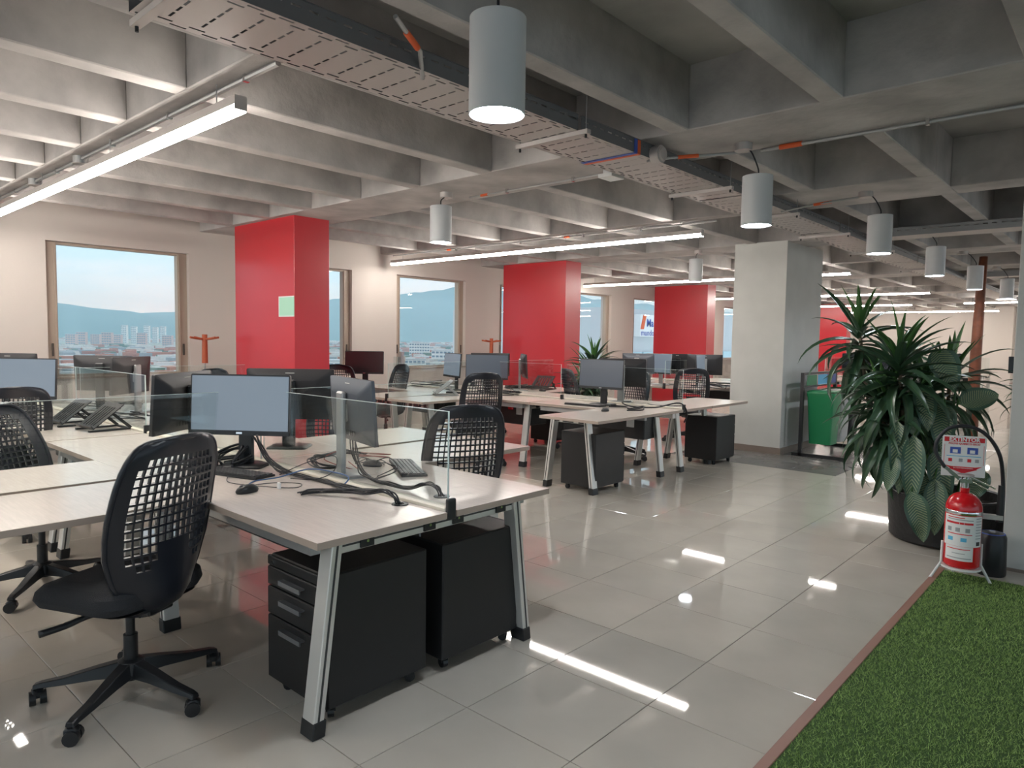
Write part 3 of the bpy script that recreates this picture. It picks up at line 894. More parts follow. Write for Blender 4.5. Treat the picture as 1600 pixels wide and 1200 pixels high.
def laptop_stand(x, y, az, label, m_='blackplastic', holes=False):
    t = thing('laptop_stand', label, 'laptop stand', (x, y, DZ), R(az), 'laptop stands')
    # tray rises along local +X
    ang = R(38); ca, sa = math.cos(ang), math.sin(ang)
    def P(u, v, w=0): return (u*ca-w*sa-.10, v, u*sa+w*ca+.02)
    mb = MB()
    def slab(u0, u1, v0, v1):
        mb.hexa([P(u0, v0), P(u1, v0), P(u1, v1), P(u0, v1)], [P(u0, v0, .006), P(u1, v0, .006), P(u1, v1, .006), P(u0, v1, .006)])
    slab(0, .26, -.14, -.115); slab(0, .26, .115, .14); slab(0, .03, -.115, .115); slab(.22, .26, -.115, .115)
    for k in range(6): slab(.03, .22, -.113+.040*k, -.113+.040*k+.023)
    mb.build('tray', m_, t)
    mb = MB(); mb.hexa([P(0, -.14, 0), P(.008, -.14, 0), P(.008, .14, 0), P(0, .14, 0)], [P(0, -.14, .03), P(.008, -.14, .03), P(.008, .14, .03), P(0, .14, .03)])
    mb.build('lip', m_, t)
    mb = MB()
    for s_ in (-.11, .11):
        mb.bar((-.12, s_, .008), (.17, s_, .008), .025, .012); mb.bar((.16, s_, .012), P(.17, s_), .02, .01, up=(0, 1, 0))
    mb.box(.145, .17, -.12, .12, .002, .014)
    mb.build('base_frame', m_, t)
    return t
laptop_stand(1.63, 5.90, 4, 'black slatted laptop stand, left of the pair by the window')
laptop_stand(1.70, 5.47, 4, 'black slatted laptop stand with white tag, right of the pair')
laptop_stand(5.62, 6.16, -35, 'pale brown laptop stand on the desk before the middle window', 'steel')
laptop_stand(7.35, 6.05, 10, 'dark laptop stand before the second red column')

def cable(pts, label, mt='cable', r=.004, n=5, strands=1, spread=.008, name='cable'):
    mb = MB(); rnd = random.Random(len(label)*7+len(pts))
    for s_ in range(strands):
        o_ = [(rnd.uniform(-spread, spread), rnd.uniform(-spread, spread), rnd.uniform(0, spread)) for _ in pts]
        if s_ == 0: o_ = [(0, 0, 0)]*len(pts)
        mb.tube(smoothpath([(p[0]+a, p[1]+b, max(DZ+r if p[2] >= DZ-.001 else 0, p[2]+c_)) for p, (a, b, c_) in zip(pts, o_)], 6), r, n)
    return tag(mb.build(name, mt, smooth=True), label, 'cable')
Z = DZ+.006
cable([(1.81, 2.245, DZ-.02), (1.80, 2.26, Z+.02), (1.79, 2.32, Z+.035), (1.76, 2.42, Z+.02), (1.70, 2.55, Z+.012), (1.64, 2.64, Z+.004), (1.60, 2.66, Z)], 'thick black cable bundle rising from the front grommet', r=.0036, strands=8, spread=.017, name='cable_bundle')
cable([(1.79, 2.45, Z+.01), (1.80, 2.62, Z), (1.81, 2.80, Z), (1.80, 3.0, Z), (1.78, 3.15, Z+.01), (1.77, 3.28, Z+.06), (1.76, 3.36, .80+.1)], 'black cable bundle running back to the nearest screen', r=.0034, strands=8, spread=.018, name='cable_bundle')
cable([(2.027, 2.23, DZ-.02), (2.03, 2.25, Z+.02), (2.03, 2.33, Z+.03), (2.0, 2.42, Z), (1.99, 2.55, Z), (2.0, 2.68, Z), (2.02, 2.80, Z+.02), (2.06, 2.92, Z+.09), (2.08, 2.97, .93)], 'black cable bundle behind the glass leading to the silver stand', r=.0034, strands=6, spread=.015, name='cable_bundle')
cable([(2.03, 2.70, Z), (2.16, 2.72, Z+.02), (2.20, 2.83, Z+.04), (2.23, 2.95, Z+.02), (2.28, 3.02, Z), (2.25, 3.12, Z), (2.16, 3.02, Z+.01)], 'thin black cord looping around the tangled mouse', r=.0028, strands=3, spread=.03)
cable([(2.06, 3.05, Z), (2.0, 3.15, Z), (2.05, 3.3, Z+.02), (2.2, 3.36, Z+.01), (2.35, 3.45, Z), (2.4, 3.3, Z)], 'dark cable bunch lying behind the silver stand', r=.0036, strands=6, spread=.02, name='cable_bundle')
cable([(2.02, 2.98, Z), (2.08, 3.05, Z+.09), (2.0, 3.1, Z+.05), (2.1, 2.95, Z), (2.15, 3.1, Z+.02)], 'dull red cord loop at the silver stand', 'redcable', .003)
cable([(2.35, 3.3, Z), (2.45, 3.2, Z), (2.42, 3.1, Z+.01), (2.33, 3.18, Z+.02), (2.40, 3.34, Z)], 'reddish cord coil on the right half of the nearest desk', 'redcable', .0028, strands=2, spread=.02)
cable([(1.52, 2.98, Z), (1.60, 3.06, Z), (1.70, 3.02, Z+.01), (1.80, 2.92, Z+.05), (1.86, 2.78, DZ+.05), (1.86, 2.68, DZ+.04), (1.80, 2.66, Z)], 'blue network cable crossing the nearest desk rail', 'bluecable', .0035)
cable([(1.48, 2.93, Z), (1.56, 2.98, Z), (1.66, 2.95, Z), (1.72, 2.86, Z), (1.66, 2.80, Z), (1.58, 2.9, Z), (1.5, 3.1, Z), (1.56, 3.25, Z)], 'thin black mouse cord curling on the nearest desk', r=.0022)
cable([(1.76, 3.12, Z), (1.86, 3.02, DZ+.07), (1.95, 2.93, DZ+.10), (1.88, 2.83, DZ+.05), (1.80, 2.86, Z+.01), (1.75, 3.0, Z)], 'thin black loop of cord over the cream rail', r=.0022)
cable([(1.62, 3.5, Z), (1.70, 3.62, Z+.05), (1.76, 3.52, Z+.08), (1.68, 3.45, Z), (1.8, 3.5, Z+.03), (1.72, 3.62, Z)], 'dark cable knot left of the nearest monitor stand', r=.007, strands=3, spread=.03, name='cable_bundle')
cable([(6.40, 3.40, .60), (6.40, 3.37, .70), (6.33, 3.42, Z+.06), (6.2, 3.62, Z+.01), (6.1, 3.85, Z+.01), (6.25, 4.05, Z+.03), (6.5, 4.1, Z+.02), (6.62, 4.25, Z)], 'thick black cable hanging over the edge of the middle desk', r=.008)
cable([(6.6, 3.95, Z), (6.5, 3.8, Z), (6.62, 3.62, Z), (6.75, 3.6, Z)], 'thin dark cord on the right wing of the middle desk', r=.004)
cable([(5.8, 3.7, Z), (5.95, 3.62, Z), (6.05, 3.68, Z+.01), (5.95, 3.78, Z), (6.1, 3.9, Z), (6.0, 4.05, Z)], 'dark adapter cord near the mouse of the middle desk', r=.006, strands=2, spread=.02)
for k, (x, y, w, lab) in enumerate(((1.55, 6.9, .25, 'cable heap under the monitors by the left window'), (1.95, 6.1, .25, 'cable heap beside the reddish monitor'), (6.3, 5.75, .3, 'cable tangle on the desk behind the centre chair'), (7.3, 6.1, .35, 'cable tangle before the second red column'), (9.8, 4.75, .35, 'cable tangle beside the pale column'), (6.5, 7.3, .3, 'cable tangle near the middle window'), (2.3, 7.0, .3, 'cable tangle under the left window'))):
    rnd = random.Random(k)
    cable([(x+rnd.uniform(-w, w), y+rnd.uniform(-w, w), Z+rnd.uniform(0, .035)) for _ in range(10)], lab, r=.005, strands=2, spread=.04, name='cable_tangle')
for k, (x, y, l, lab) in enumerate(((5.0, 5.75, 0, 'thin cord hanging beneath the desk left of the centre legs'), (1.95, 2.30, 0, 'grey cord hanging between the two nearest pedestals'))):
    mb = MB().tube(smoothpath([(x, y, .66), (x+.02, y-.02, .45), (x+.05, y-.04, .25), (x+.02, y, .02)], 6), .004, 5)
    tag(mb.build('hanging_cord', 'print_grey' if k else 'cable', smooth=True), lab, 'cable')
# small things on desks
tag(MB().lathe([(.0, 0), (.033, 0), (.036, .09), (.034, .09), (.031, .01), (0, .01)], (9.25, 4.68, DZ), 16).build('paper_cup', 'white', smooth='auto'), 'white paper cup beside the pale column', 'cup')
tag(MB().box(1.60, 1.612, 2.842, 2.862, DZ, DZ+.03).build('cable_clip', 'white', bev=.003), 'small white clip standing on the nearest desk', 'clip')

# ------------------------------------------------------------------ coat racks
def rack(x, y, label):
    t = thing('coat_rack', label, 'coat rack', (x, y, 0), 0, 'wooden coat racks by the window wall')
    MB().cyl((0, 0, .02), (0, 0, 1.10), .011, n=8).build('pole', 'steel', t)
    MB().cyl((0, 0, 1.08), (0, 0, 1.42), .035, .03, n=12).build('post_top', 'rack_wood', t, smooth='auto')
    MB().lathe([(.18, 0), (.18, .012), (.03, .03), (0, .03)], n=20).build('foot_plate', 'steel', t)
    for k in range(4):
        a = R(12+90*k)
        MB().tube([(0, 0, 1.36), (.10*math.cos(a), .10*math.sin(a), 1.372), (.19*math.cos(a), .19*math.sin(a), 1.385)], .014, 6).build('peg', 'rack_wood', t)
rack(3.70, 8.25, 'orange wooden coat rack right of the left window')
rack(8.62, 8.25, 'orange wooden coat rack left of the second red column')
# ------------------------------------------------------------------ ceiling services
def pendant(x, y, label, box=None, zb=2.17, r=.094, hgt=.312):
    t = thing('pendant_lamp', label, 'lamp', (x, y, zb), 0, 'white cylinder pendant lamps')
    MB().lathe([(0, .024), (r-.010, .022), (r-.008, .004), (r-.002, 0), (r, .002), (r, hgt), (r-.01, hgt+.003), (0, hgt+.003)], n=36).build('housing', 'lampwhite', t, smooth='auto')
    MB().lathe([(0, .014), (r-.010, .014), (r-.010, .018), (0, .018)], n=30).build('diffuser', 'pen_light', t)
    bx, by = box or (0, 0)
    MB().tube(smoothpath([(0, 0, hgt), (0.0, 0, hgt+.05), (bx*.5, by*.5, (ZB-zb)-.05), (bx, by, ZB-zb-.03)], 5), .005, 6).build('cord', 'cable', t, smooth=True)
    MB().cyl((bx, by, ZB-zb-.045), (bx, by, ZB-zb), .055, n=16).cyl((bx+.05, by+.05, ZB-zb-.03), (bx+.08, by+.08, ZB-zb-.03), .012, n=8).build('junction_box', 'galv', t, smooth='auto')
for x, y, b_, lab in ((1.72, 1.635, (.0, .0), 'white cylinder lamp largest and nearest, hanging at top centre'), (4.39, 1.87, (-.05, .08), 'white cylinder lamp second nearest, right of the cable tray'), (6.34, 1.65, (.0, .12), 'white cylinder lamp third along the aisle'),
                      (8.72, 1.70, (.0, .15), 'white cylinder lamp fourth along the aisle'), (11.1, 1.69, (.0, .15), 'white cylinder lamp fifth along the aisle'), (13.5, 1.62, (.0, .15), 'white cylinder lamp sixth, half hidden by the right column'),
                      (4.13, 4.58, (.06, .0), 'white cylinder lamp above the desks left of the middle'), (8.95, 4.65, (.06, .0), 'white cylinder lamp left of the pale column')):
    pendant(x, y, lab, b_, zb=2.25 if y > 4 else 2.17)
def linear(x, y0, y1, label, z=2.525, w=.062, hh=.055):
    t = thing('linear_lamp', label, 'lamp', (x, y0, z), 0, 'long warm linear lamps')
    L = y1-y0
    MB().box(-w/2, w/2, 0, L, .012, hh).box(-w/2, w/2, -.004, 0, -.012, hh).box(-w/2, w/2, L, L+.004, -.012, hh).build('housing', 'galv', t)
    MB().box(-w/2+.002, w/2-.002, .002, L-.002, -.018, .012).build('diffuser', 'lin_light', t)
    n = int(L/1.3)+1
    for k in range(n):
        yy = .25+(L-.5)*k/max(1, n-1); MB().cyl((0, yy, hh), (0, yy, ZB-z), .003, n=6).build('hanger', 'steel', t)
linear(1.67, 3.30, 8.35, 'glowing linear lamp at the upper left, nearest to the camera')
linear(6.70, 3.42, 8.52, 'glowing linear lamp crossing the picture centre')
linear(11.75, 3.45, 8.6, 'glowing linear lamp before the third red column')
linear(17.05, 3.4, 8.6, 'glowing linear lamp behind the top of the dracaena, nearer one')
linear(21.97, 4.8, 8.6, 'glowing linear lamp above the farthest red column')
linear(21.6, 1.6, 3.5, 'glowing linear lamp by the brown pole, far right')
linear(26.87, 3.4, 8.5, 'added linear fill lamp at the far end by the window wall')  # added lamp pair that brightens the far end of the room
linear(26.87, -3.5, 1.6, 'added linear fill lamp at the far end on the right')
linear(21.6, -4.5, .2, 'added far linear fill lamp, unseen past the right column')  # unseen lamp pair added to light the far right side
linear(17.05, -4.5, .4, 'added linear fill lamp, unseen behind the right column')
linear(-.41, 3.3, 8.1, 'linear lamp beyond the left edge of the photo')
for k, (x, y) in enumerate(((-.9, 1.6), (-2.6, 1.6), (-.9, -2.4), (1.9, -2.4), (-2.6, -2.4), (4.9, -2.6), (8.0, -2.4), (11.0, -2.4))):  # unseen pendants added to lift the ambient light
    pendant(x, y, ['added fill lamp just behind the viewer', 'added fill lamp farther behind the viewer', 'added fill lamp over the turf behind the viewer', 'added fill lamp over the turf right of the viewer', 'rearmost added fill lamp over the turf', 'added fill lamp unseen behind the right column', 'added fill lamp second behind the right column', 'added fill lamp third behind the right column'][k])

def conduit(pts, label, r=.011, bands=(), clips=()):
    t = thing('conduit', label, 'conduit', tuple(pts[0]), 0, 'steel conduits under the ceiling')
    o = Vector(pts[0]); P = [Vector(p)-o for p in pts]
    MB().tube(P, r, 8).build('pipe', 'steel', t, smooth='auto')
    for a, b in bands:
        pa, pb = Vector(a)-o, Vector(b)-o
        MB().cyl(pa, pb, r*1.35, n=10).build('band', 'orange', t, smooth='auto')
    if clips:
        for c_ in clips:
            c_ = Vector(c_)-o; B(c_.x-.014, c_.x+.014, c_.y-.010, c_.y+.010, c_.z-.016, c_.z+.02).build('pipe_clip', 'chrome', t)
conduit([(1.70, 3.0, 2.67), (1.70, 8.7, 2.67)], 'steel conduit along the beam above the nearest linear lamp', r=.014, clips=[(1.70, y, 2.67) for y in (3.3, 4.2, 5.1, 6.3, 7.5)])
MB().cyl((1.70, 5.75, 2.63), (1.70, 5.75, 2.69), .05, n=14)
for y, lab in ((5.75, 'round metal junction box above the nearest linear lamp, right one'), (6.9, 'round metal junction box above the nearest linear lamp, left one')):
    t = thing('junction_box', lab, 'junction box', (1.70, y, ZB), 0, 'junction boxes')
    MB().cyl((0, 0, -.05), (0, 0, 0), .05, n=16).build('body', 'steel', t, smooth='auto'); MB().cyl((0, 0, -.054), (0, 0, -.05), .053, n=16).build('cover', 'galv', t)
conduit([(6.78, 3.3, 2.665), (6.78, 8.6, 2.665)], 'steel conduit above the linear lamp at the centre', r=.010, bands=[((6.78, 5.2, 2.665), (6.78, 5.28, 2.665)), ((6.78, 7.3, 2.665), (6.78, 7.38, 2.665))], clips=[(6.78, y, 2.66) for y in (4.2, 5.0, 6.0, 7.2)])
conduit([(4.50, 1.9, 2.672), (4.50, -3, 2.672)], 'steel conduit along the beam at the upper right', r=.012, bands=[((4.50, 1.78, 2.672), (4.50, 1.64, 2.672))], clips=[(4.50, .95, 2.67)])
conduit([(4.40, 2.97, 2.672), (4.40, 4.5, 2.672)], 'thin conduit from the tray to the lamp left of the middle', r=.008, bands=[((4.40, 4.28, 2.672), (4.40, 4.36, 2.672))], clips=[(4.40, 3.35, 2.67), (4.40, 4.05, 2.67)])
conduit([(1.74, 2.2, 2.66), (1.95, 2.30, 2.62), (2.05, 2.40, 2.56)], 'flexible conduit with orange band dropping to the cable tray at the top', r=.010, bands=[((1.83, 2.245, 2.643), (1.93, 2.292, 2.624))])
conduit([(4.45, 1.95, 2.665), (4.25, 2.12, 2.63), (4.05, 2.30, 2.60), (3.92, 2.40, 2.57)], 'flexible conduit with orange band left of the second lamp', r=.009, bands=[((4.18, 2.18, 2.62), (4.08, 2.27, 2.605))])
conduit([(6.36, 1.72, 2.66), (6.3, 1.95, 2.64), (6.2, 2.2, 2.6), (6.15, 2.4, 2.57)], 'flexible conduit with orange band left of the third lamp', r=.009, bands=[((6.28, 2.02, 2.63), (6.22, 2.15, 2.61))])

# cable trays (perforated)
def tray(x0, x1, y0, y1, z, hgt, label, axis='x', period=.115, near=True):
    """open-top perforated tray along X; holes are real gaps"""
    t = thing('cable_tray', label, 'cable tray', (x0, y0, z), 0, 'perforated steel cable trays')
    Lx, Wy = x1-x0, y1-y0
    mb = MB()
    cuts_y = [0, .012, .024, .044, .056]          # two rows of long slots on each side
    inner = Wy-2*.075
    ys = [0, .014, .021, .038, .045, .070]
    dash = []
    n = 4; seg = (Wy-.14)/n
    for k in range(n): dash += [.07+seg*k+seg*.14, .07+seg*k+seg*.86]
    ysA = sorted(set([0, .012, .023, .038, .049]+dash+[Wy-.049, Wy-.038, Wy-.023, Wy-.012, Wy]))
    slots_y = [(.012, .023, 0), (.038, .049, 1), (Wy-.023, Wy-.012, 0), (Wy-.049, Wy-.038, 1)]
    np_ = int(Lx/period)
    p = Lx/np_
    xs = set([0, Lx])
    holes = []
    for k in range(np_):
        a = k*p
        for sa, sb, ph in slots_y:
            off = 0 if ph == 0 else p*.5
            xa, xb = a+off+p*.12, a+off+p*.62
            if xb < Lx: holes.append((xa, xb, sa, sb)); xs |= {xa, xb}
        xa, xb = a+p*.86, a+p*.94
        xs |= {xa, xb}
        for q in range(n):
            holes.append((xa, xb, dash[2*q], dash[2*q+1]))
    xs = sorted(xs)
    nx, ny = len(xs), len(ysA)
    for xx in xs:
        for yy in ysA: mb.v.append((xx, yy, 0))
    hset = np.zeros((nx, ny), bool)
    xa_ = np.array([(xs[i]+xs[i+1])/2 for i in range(nx-1)]); ya_ = np.array([(ysA[j]+ysA[j+1])/2 for j in range(ny-1)])
    for a, b, c_, d_ in holes:
        ii = np.where((xa_ > a) & (xa_ < b))[0]; jj = np.where((ya_ > c_) & (ya_ < d_))[0]
        hset[np.ix_(ii, jj)] = True
    for i in range(nx-1):
        for j in range(ny-1):
            if not hset[i, j]: mb.f.append((i*ny+j, (i+1)*ny+j, (i+1)*ny+j+1, i*ny+j+1))
    mb.build('perforated_bottom', 'galv', t)
    for yy, nm in ((0, 'side_rail'), (Wy, 'side_rail')):
        s_ = MB()
        zc = [0, hgt*.62, hgt*.72, hgt]
        k = 0; xx = 0.0; pp = .075
        s_.box(0, Lx, yy-.001, yy+.001, 0, zc[1]); s_.box(0, Lx, yy-.001, yy+.001, zc[2], zc[3])
        nn = int(Lx/pp)
        for k in range(nn): s_.box(k*pp, k*pp+pp*.45, yy-.001, yy+.001, zc[1], zc[2])
        s_.box(0, Lx, yy-.008, yy+.008, hgt-.002, hgt)
        s_.build(nm, 'rail', t)
    return t
TZ = 2.575
for k, (a, b) in enumerate(((.98, 3.13), (3.16, 5.3), (5.33, 7.6), (7.63, 11.0), (11.03, 14.5), (14.53, 18.0), (18.03, 21.5))):
    tray(a, b, 2.36, 2.755, TZ, .085, ['perforated cable tray section at the top edge, nearest', 'perforated cable tray section before the second lamp', 'perforated cable tray section left of the third lamp', 'perforated cable tray section above the pale column', 'perforated cable tray section beyond the pale column', 'far perforated cable tray section above the dracaena', 'farthest perforated cable tray section'][k], period=.115 if k < 3 else .18)
for k, x in enumerate((1.02, 3.145, 4.95, 6.3, 7.75, 9.5, 12.0)):
    t = thing('tray_bracket', ['white bracket with bolt at the near end of the cable tray', 'white cross bracket under the cable tray behind the nearest lamp', 'white cross bracket under the tray left of the second lamp', 'white cross bracket under the tray right of the second lamp', 'white cross bracket under the tray above the pale column', 'white cross bracket under the tray behind the third lamp', 'farthest white cross bracket under the tray'][k], 'bracket', (x, 2.555, TZ), 0, 'tray brackets')
    MB().box(-.018, .018, -.26, .26, -.026, -.002).build('crossbar', 'galv', t)
    MB().cyl((0, -.24, 0), (0, -.24, ZS-TZ), .003, n=6).cyl((0, .24, 0), (0, .24, ZB-TZ), .005, n=6).build('threaded_rod', 'steel', t)
    MB().cyl((0, .24, -.045), (0, .24, -.02), .007, n=8).cyl((0, -.24, -.045), (0, -.24, -.02), .007, n=8).build('bolt', 'blackplastic', t)
# branch trays to the right (run along Y)
for k, (x, lab) in enumerate(((8.45, 'cable tray branching right behind the third lamp'), (14.3, 'far cable tray branching right behind the fifth lamp'))):
    t = thing('cable_tray', lab, 'cable tray', (x, 2.3, TZ+.02), 0, 'perforated steel cable trays')
    MB().box(0, .30, -5.5, 0, 0, .003).build('perforated_bottom', 'galv', t)
    mb = MB().box(-.002, 0, -5.5, 0, 0, .055).box(-.002, 0, -5.5, 0, .065, .09)
    for q in range(70): mb.box(-.002, 0, -5.5+q*.078, -5.5+q*.078+.036, .055, .065)
    mb.build('side_rail', 'steel', t); MB().box(.30, .302, -5.5, 0, 0, .09).build('side_rail', 'steel', t)
# speaker-like round box on tray, junction box
tag(MB().cyl((3.93, 2.36, 2.60), (3.93, 2.30, 2.60), .055, n=18).cyl((3.93, 2.30, 2.60), (3.93, 2.285, 2.60), .04, n=18).build('round_box', 'galv', smooth='auto'), 'round grey box on the side of the cable tray', 'junction box')
tag(MB().cyl((4.30, 2.93, 2.61), (4.30, 2.93, ZB), .06, n=18).box(4.22, 4.38, 2.87, 2.99, 2.60, 2.625).build('junction_box', 'white', smooth='auto'), 'white junction box on the beam edge below the cable tray', 'junction box')
tag(MB().box(3.70, 3.73, 2.352, 2.358, TZ, TZ+.08).box(3.70, 3.73, 2.352, 2.76, TZ-.006, TZ-.003).build('tape_band', 'sign_blue'), 'blue tape band around the cable tray', 'tape')
tag(MB().box(3.735, 3.765, 2.352, 2.358, TZ, TZ+.08).box(3.735, 3.765, 2.352, 2.76, TZ-.006, TZ-.003).build('tape_band', 'orange'), 'orange tape band around the cable tray', 'tape')

# ------------------------------------------------------------------ recycling station
t = thing('recycling_station', 'three-bin recycling rack with green bin in front beside the pale column', 'bin', (8.92, 3.12, 0), 0)
mb = MB()
for x in (0, 1.25):
    mb.box(x-.02, x+.02, -.02, .02, 0, 1.05); mb.box(x-.02, x+.02, -.55, .1, 0, .04)
mb.box(0, 1.25, -.015, .015, 1.02, 1.05); mb.box(0, 1.25, -.015, .015, .86, .88)
mb.build('rack_frame', 'blackplastic', t)
for k, (mt, nm) in enumerate((('green_bin', 'green_bin'), ('grey_bin', 'grey_bin'), ('pedestal', 'black_bin'))):
    x = .03+.41*k
    mb = MB()
    loft(mb, [[(x+.19+a, -.20+b, z) for a, b in rrect(.17*s_, .16*s_, .03, 3)] for z, s_ in ((.16, .82), (.74, 1.0), (.77, 1.05), (.80, 1.05))])
    b_ = mb.build('bin', mt, t, smooth='auto')
    mb = MB(); loft(mb, [[(x+.19+a, -.20+b, z) for a, b in rrect(.175*s_, .165*s_, .03, 3)] for z, s_ in ((.80, 1.04), (.815, 1.02), (.83, .9))])
    mb.build('lid', mt, b_, smooth='auto')
for k, (mt, x) in enumerate((('green_bin', .1), ('print_cyan', .5), ('blue_bin', .85))):
    MB().box(x, x+.36, -.02, -.016, .885, 1.015).build('sign_plate', mt, t)

# brown pole
t = thing('wooden_pole', 'rust brown wooden pole beside the far desks', 'pole', (11.9, 1.75, 0))
MB().tube([(0, 0, 0), (.0, 0, 1.2), (.03, -.01, 2.2), (.05, -.02, ZB)], .085, 12, .6).build('shaft', 'wood_rust', t, smooth=True)
MB().lathe([(.11, 0), (.11, .06), (.085, .09)], n=16).build('base_collar', 'wood_rust', t, smooth='auto')
# ------------------------------------------------------------------ plants
def leaf_mesh(name, mt, L, Wd, droop, n=9, fold=.25, lobe=.45, wave=0):
    """leaf grows along local +X, curving down; returns shared mesh with uv"""
    vs = []; uvs = []; fs = []
    x = z = 0.0; ang = 0.0; ds = L/n
    for i in range(n+1):
        t_ = i/n
        w = Wd*(math.sin(PI*min(1, t_**lobe if t_ > 0 else 0))**.8 if 0 < t_ < 1 else 0)
        w = max(w, .0025 if t_ < .5 else .0006)
        px, pz = x, z
        up = math.sin(ang+PI/2)
        wv = wave*math.sin(t_*9)
        for k, s_ in enumerate((-1, -.5, 0, .5, 1)):
            hgt = fold*w*abs(s_)+wv*s_*abs(s_)
            vs.append((px-math.sin(ang)*hgt, s_*w/2, pz+math.cos(ang)*hgt)); uvs.append(((s_+1)/2, t_))
        ang -= droop*(.35+1.3*t_)/n
        x += math.cos(ang)*ds; z += math.sin(ang)*ds
    for i in range(n):
        for k in range(4): fs.append((i*5+k, i*5+k+1, (i+1)*5+k+1, (i+1)*5+k))
    me = bpy.data.meshes.new(name); me.from_pydata(vs, [], fs)
    ul = me.uv_layers.new(name='UVMap')
    for lp in me.loops: ul.data[lp.index].uv = uvs[lp.vertex_index]
    me.polygons.foreach_set('use_smooth', [True]*len(me.polygons)); me.materials.append(MT[mt])
    return me
STRAP = [leaf_mesh('leaf', 'leaf_dark', .56, .072, R(d), lobe=.55) for d in (20, 55, 85, 110)]
STRAPF = [leaf_mesh('leaf', 'leaf_fresh', .44, .056, R(d), lobe=.55) for d in (10, 35)]
def put_leaf(par, me, pos, az, el, sc=1, roll=0):
    o = obj('leaf', me, par, pos)
    o.rotation_euler = (Matrix.Rotation(az, 3, 'Z') @ Matrix.Rotation(-el, 3, 'Y') @ Matrix.Rotation(roll, 3, 'X')).to_euler()
    o.scale = (sc,)*3
    return o
def dracaena(root, heads, rnd):
    for hx, hy, z0, z1, nl, sc in heads:
        pts = smoothpath([(hx*.35, hy*.35, z0), (hx*.8, hy*.8, z0+(z1-z0)*.45), (hx, hy, z1)], 5)
        MB().tube(pts, .019, 8, .65).build('stem', 'stem', root, smooth=True)
        for k in range(nl):
            f_ = k/nl                                # 0 = oldest, lowest
            az = k*2.39996+rnd.uniform(-.25, .25)
            el = R(-48+122*f_+rnd.uniform(-12, 12))
            zz = z1-.26*(1-f_)+.03
            me = STRAPF[rnd.randrange(2)] if f_ > .82 else STRAP[min(3, int((1-f_)*3.2+rnd.random()*.9))]
            put_leaf(root, me, (hx, hy, zz), az, el, sc*rnd.uniform(.8, 1.12), rnd.uniform(-.4, .4))
rnd = random.Random(11)
PX, PY = 5.88, 1.00
t = thing('plant_pot', 'large round black planter at the right', 'pot', (PX, PY, 0))
MB().lathe([(.33, 0), (.355, .02), (.375, .30), (.385, .345), (.375, .355), (.345, .35), (.34, .28)], n=40).build('tub', 'pot', t, smooth='auto')
MB().lathe([(0, .29), (.33, .285), (.341, .28)], n=30).build('soil', 'soil', t)
t = thing('dracaena', 'tall dracaena with long strap leaves in the black planter', 'plant', (PX, PY, .28))
dracaena(t, [(-.11, .61, 0, 1.25, 40, .88), (-.30, .28, 0, 1.01, 62, 1.0), (-.26, .34, 0, .66, 58, .86), (-.02, .17, 0, .82, 46, .9), (-.24, .42, 0, .80, 46, .74), (.25, .06, 0, .90, 40, .9)], rnd)
# dieffenbachia
BROAD = [leaf_mesh('leaf', 'leaf_vary', .46, .165, R(d), n=12, fold=.22, lobe=.72, wave=.014) for d in (35, 70, 100)]
t = thing('dieffenbachia', 'dieffenbachia with broad pale-veined leaves behind the fire extinguisher', 'plant', (PX, PY, .28))
DIEF = [
    (-0.122, 0.091, 1.119, -0.175, -0.057, 0.849, 1.25),
    (-0.079, -0.070, 0.726, 0.053, -0.282, 0.825, 1.15),
    (-0.222, 0.014, 0.738, -0.370, -0.031, 0.432, 1.05),
    (-0.491, 0.226, 0.613, -0.604, 0.170, 0.142, 0.80),
    (-0.499, 0.121, 0.526, -0.619, 0.090, 0.070, 0.90),
    (-0.571, 0.104, 0.148, -0.610, -0.003, -0.168, 0.95),
    (-0.422, 0.039, 0.251, -0.563, 0.030, -0.061, 0.85),
    (-0.380, 0.009, 0.424, -0.437, -0.084, 0.051, 1.00),
    (-0.377, 0.177, 0.645, -0.409, 0.124, 0.508, 0.60),
    (-0.107, -0.234, 0.279, -0.245, -0.204, 0.093, 0.80),
    (-0.028, -0.040, 0.850, -0.019, -0.124, 0.860, 0.50),
    (-0.543, 0.231, 0.375, -0.645, 0.232, 0.156, 0.70),
    (-0.448, -0.009, 0.235, -0.551, -0.050, -0.118, 0.90),
    (-0.207, -0.103, 0.477, -0.287, -0.174, 0.219, 0.90),
    (-0.257, 0.141, 0.868, -0.403, 0.050, 0.578, 0.90),
]
def put_leaf_dir(par, me, p0, p1, L0, wsc, face):
    p0, p1 = Vector(p0), Vector(p1); d = (p1-p0); ln = d.length
    ax = d.normalized(); face = Vector(face); zz = (face-ax*face.dot(ax)).normalized(); yy = zz.cross(ax)
    o = obj('leaf', me, par, p0); M_ = Matrix((ax, yy, zz)).transposed(); o.rotation_euler = M_.to_euler()
    k_ = ln/L0; o.scale = (k_, wsc, min(k_, wsc)); return o
HANG = leaf_mesh('leaf', 'leaf_vary', .46, .165, R(26), n=12, fold=.22, lobe=.72, wave=.014)
for x, y, z, x1, y1, z1, w in DIEF:
    MB().tube(smoothpath([(x*.25, y*.25, 0), (x*.45, y*.45, max(z, .3)*.7), (x*.8, y*.8, max(z+.03, .32)), (x, y, z)], 4), .011, 6, .5).build('stem', 'leaf_fresh', t, smooth=True)
    put_leaf_dir(t, HANG, (x, y, z), (x1, y1, z1), .44, w, (-.8, -.25, .55))
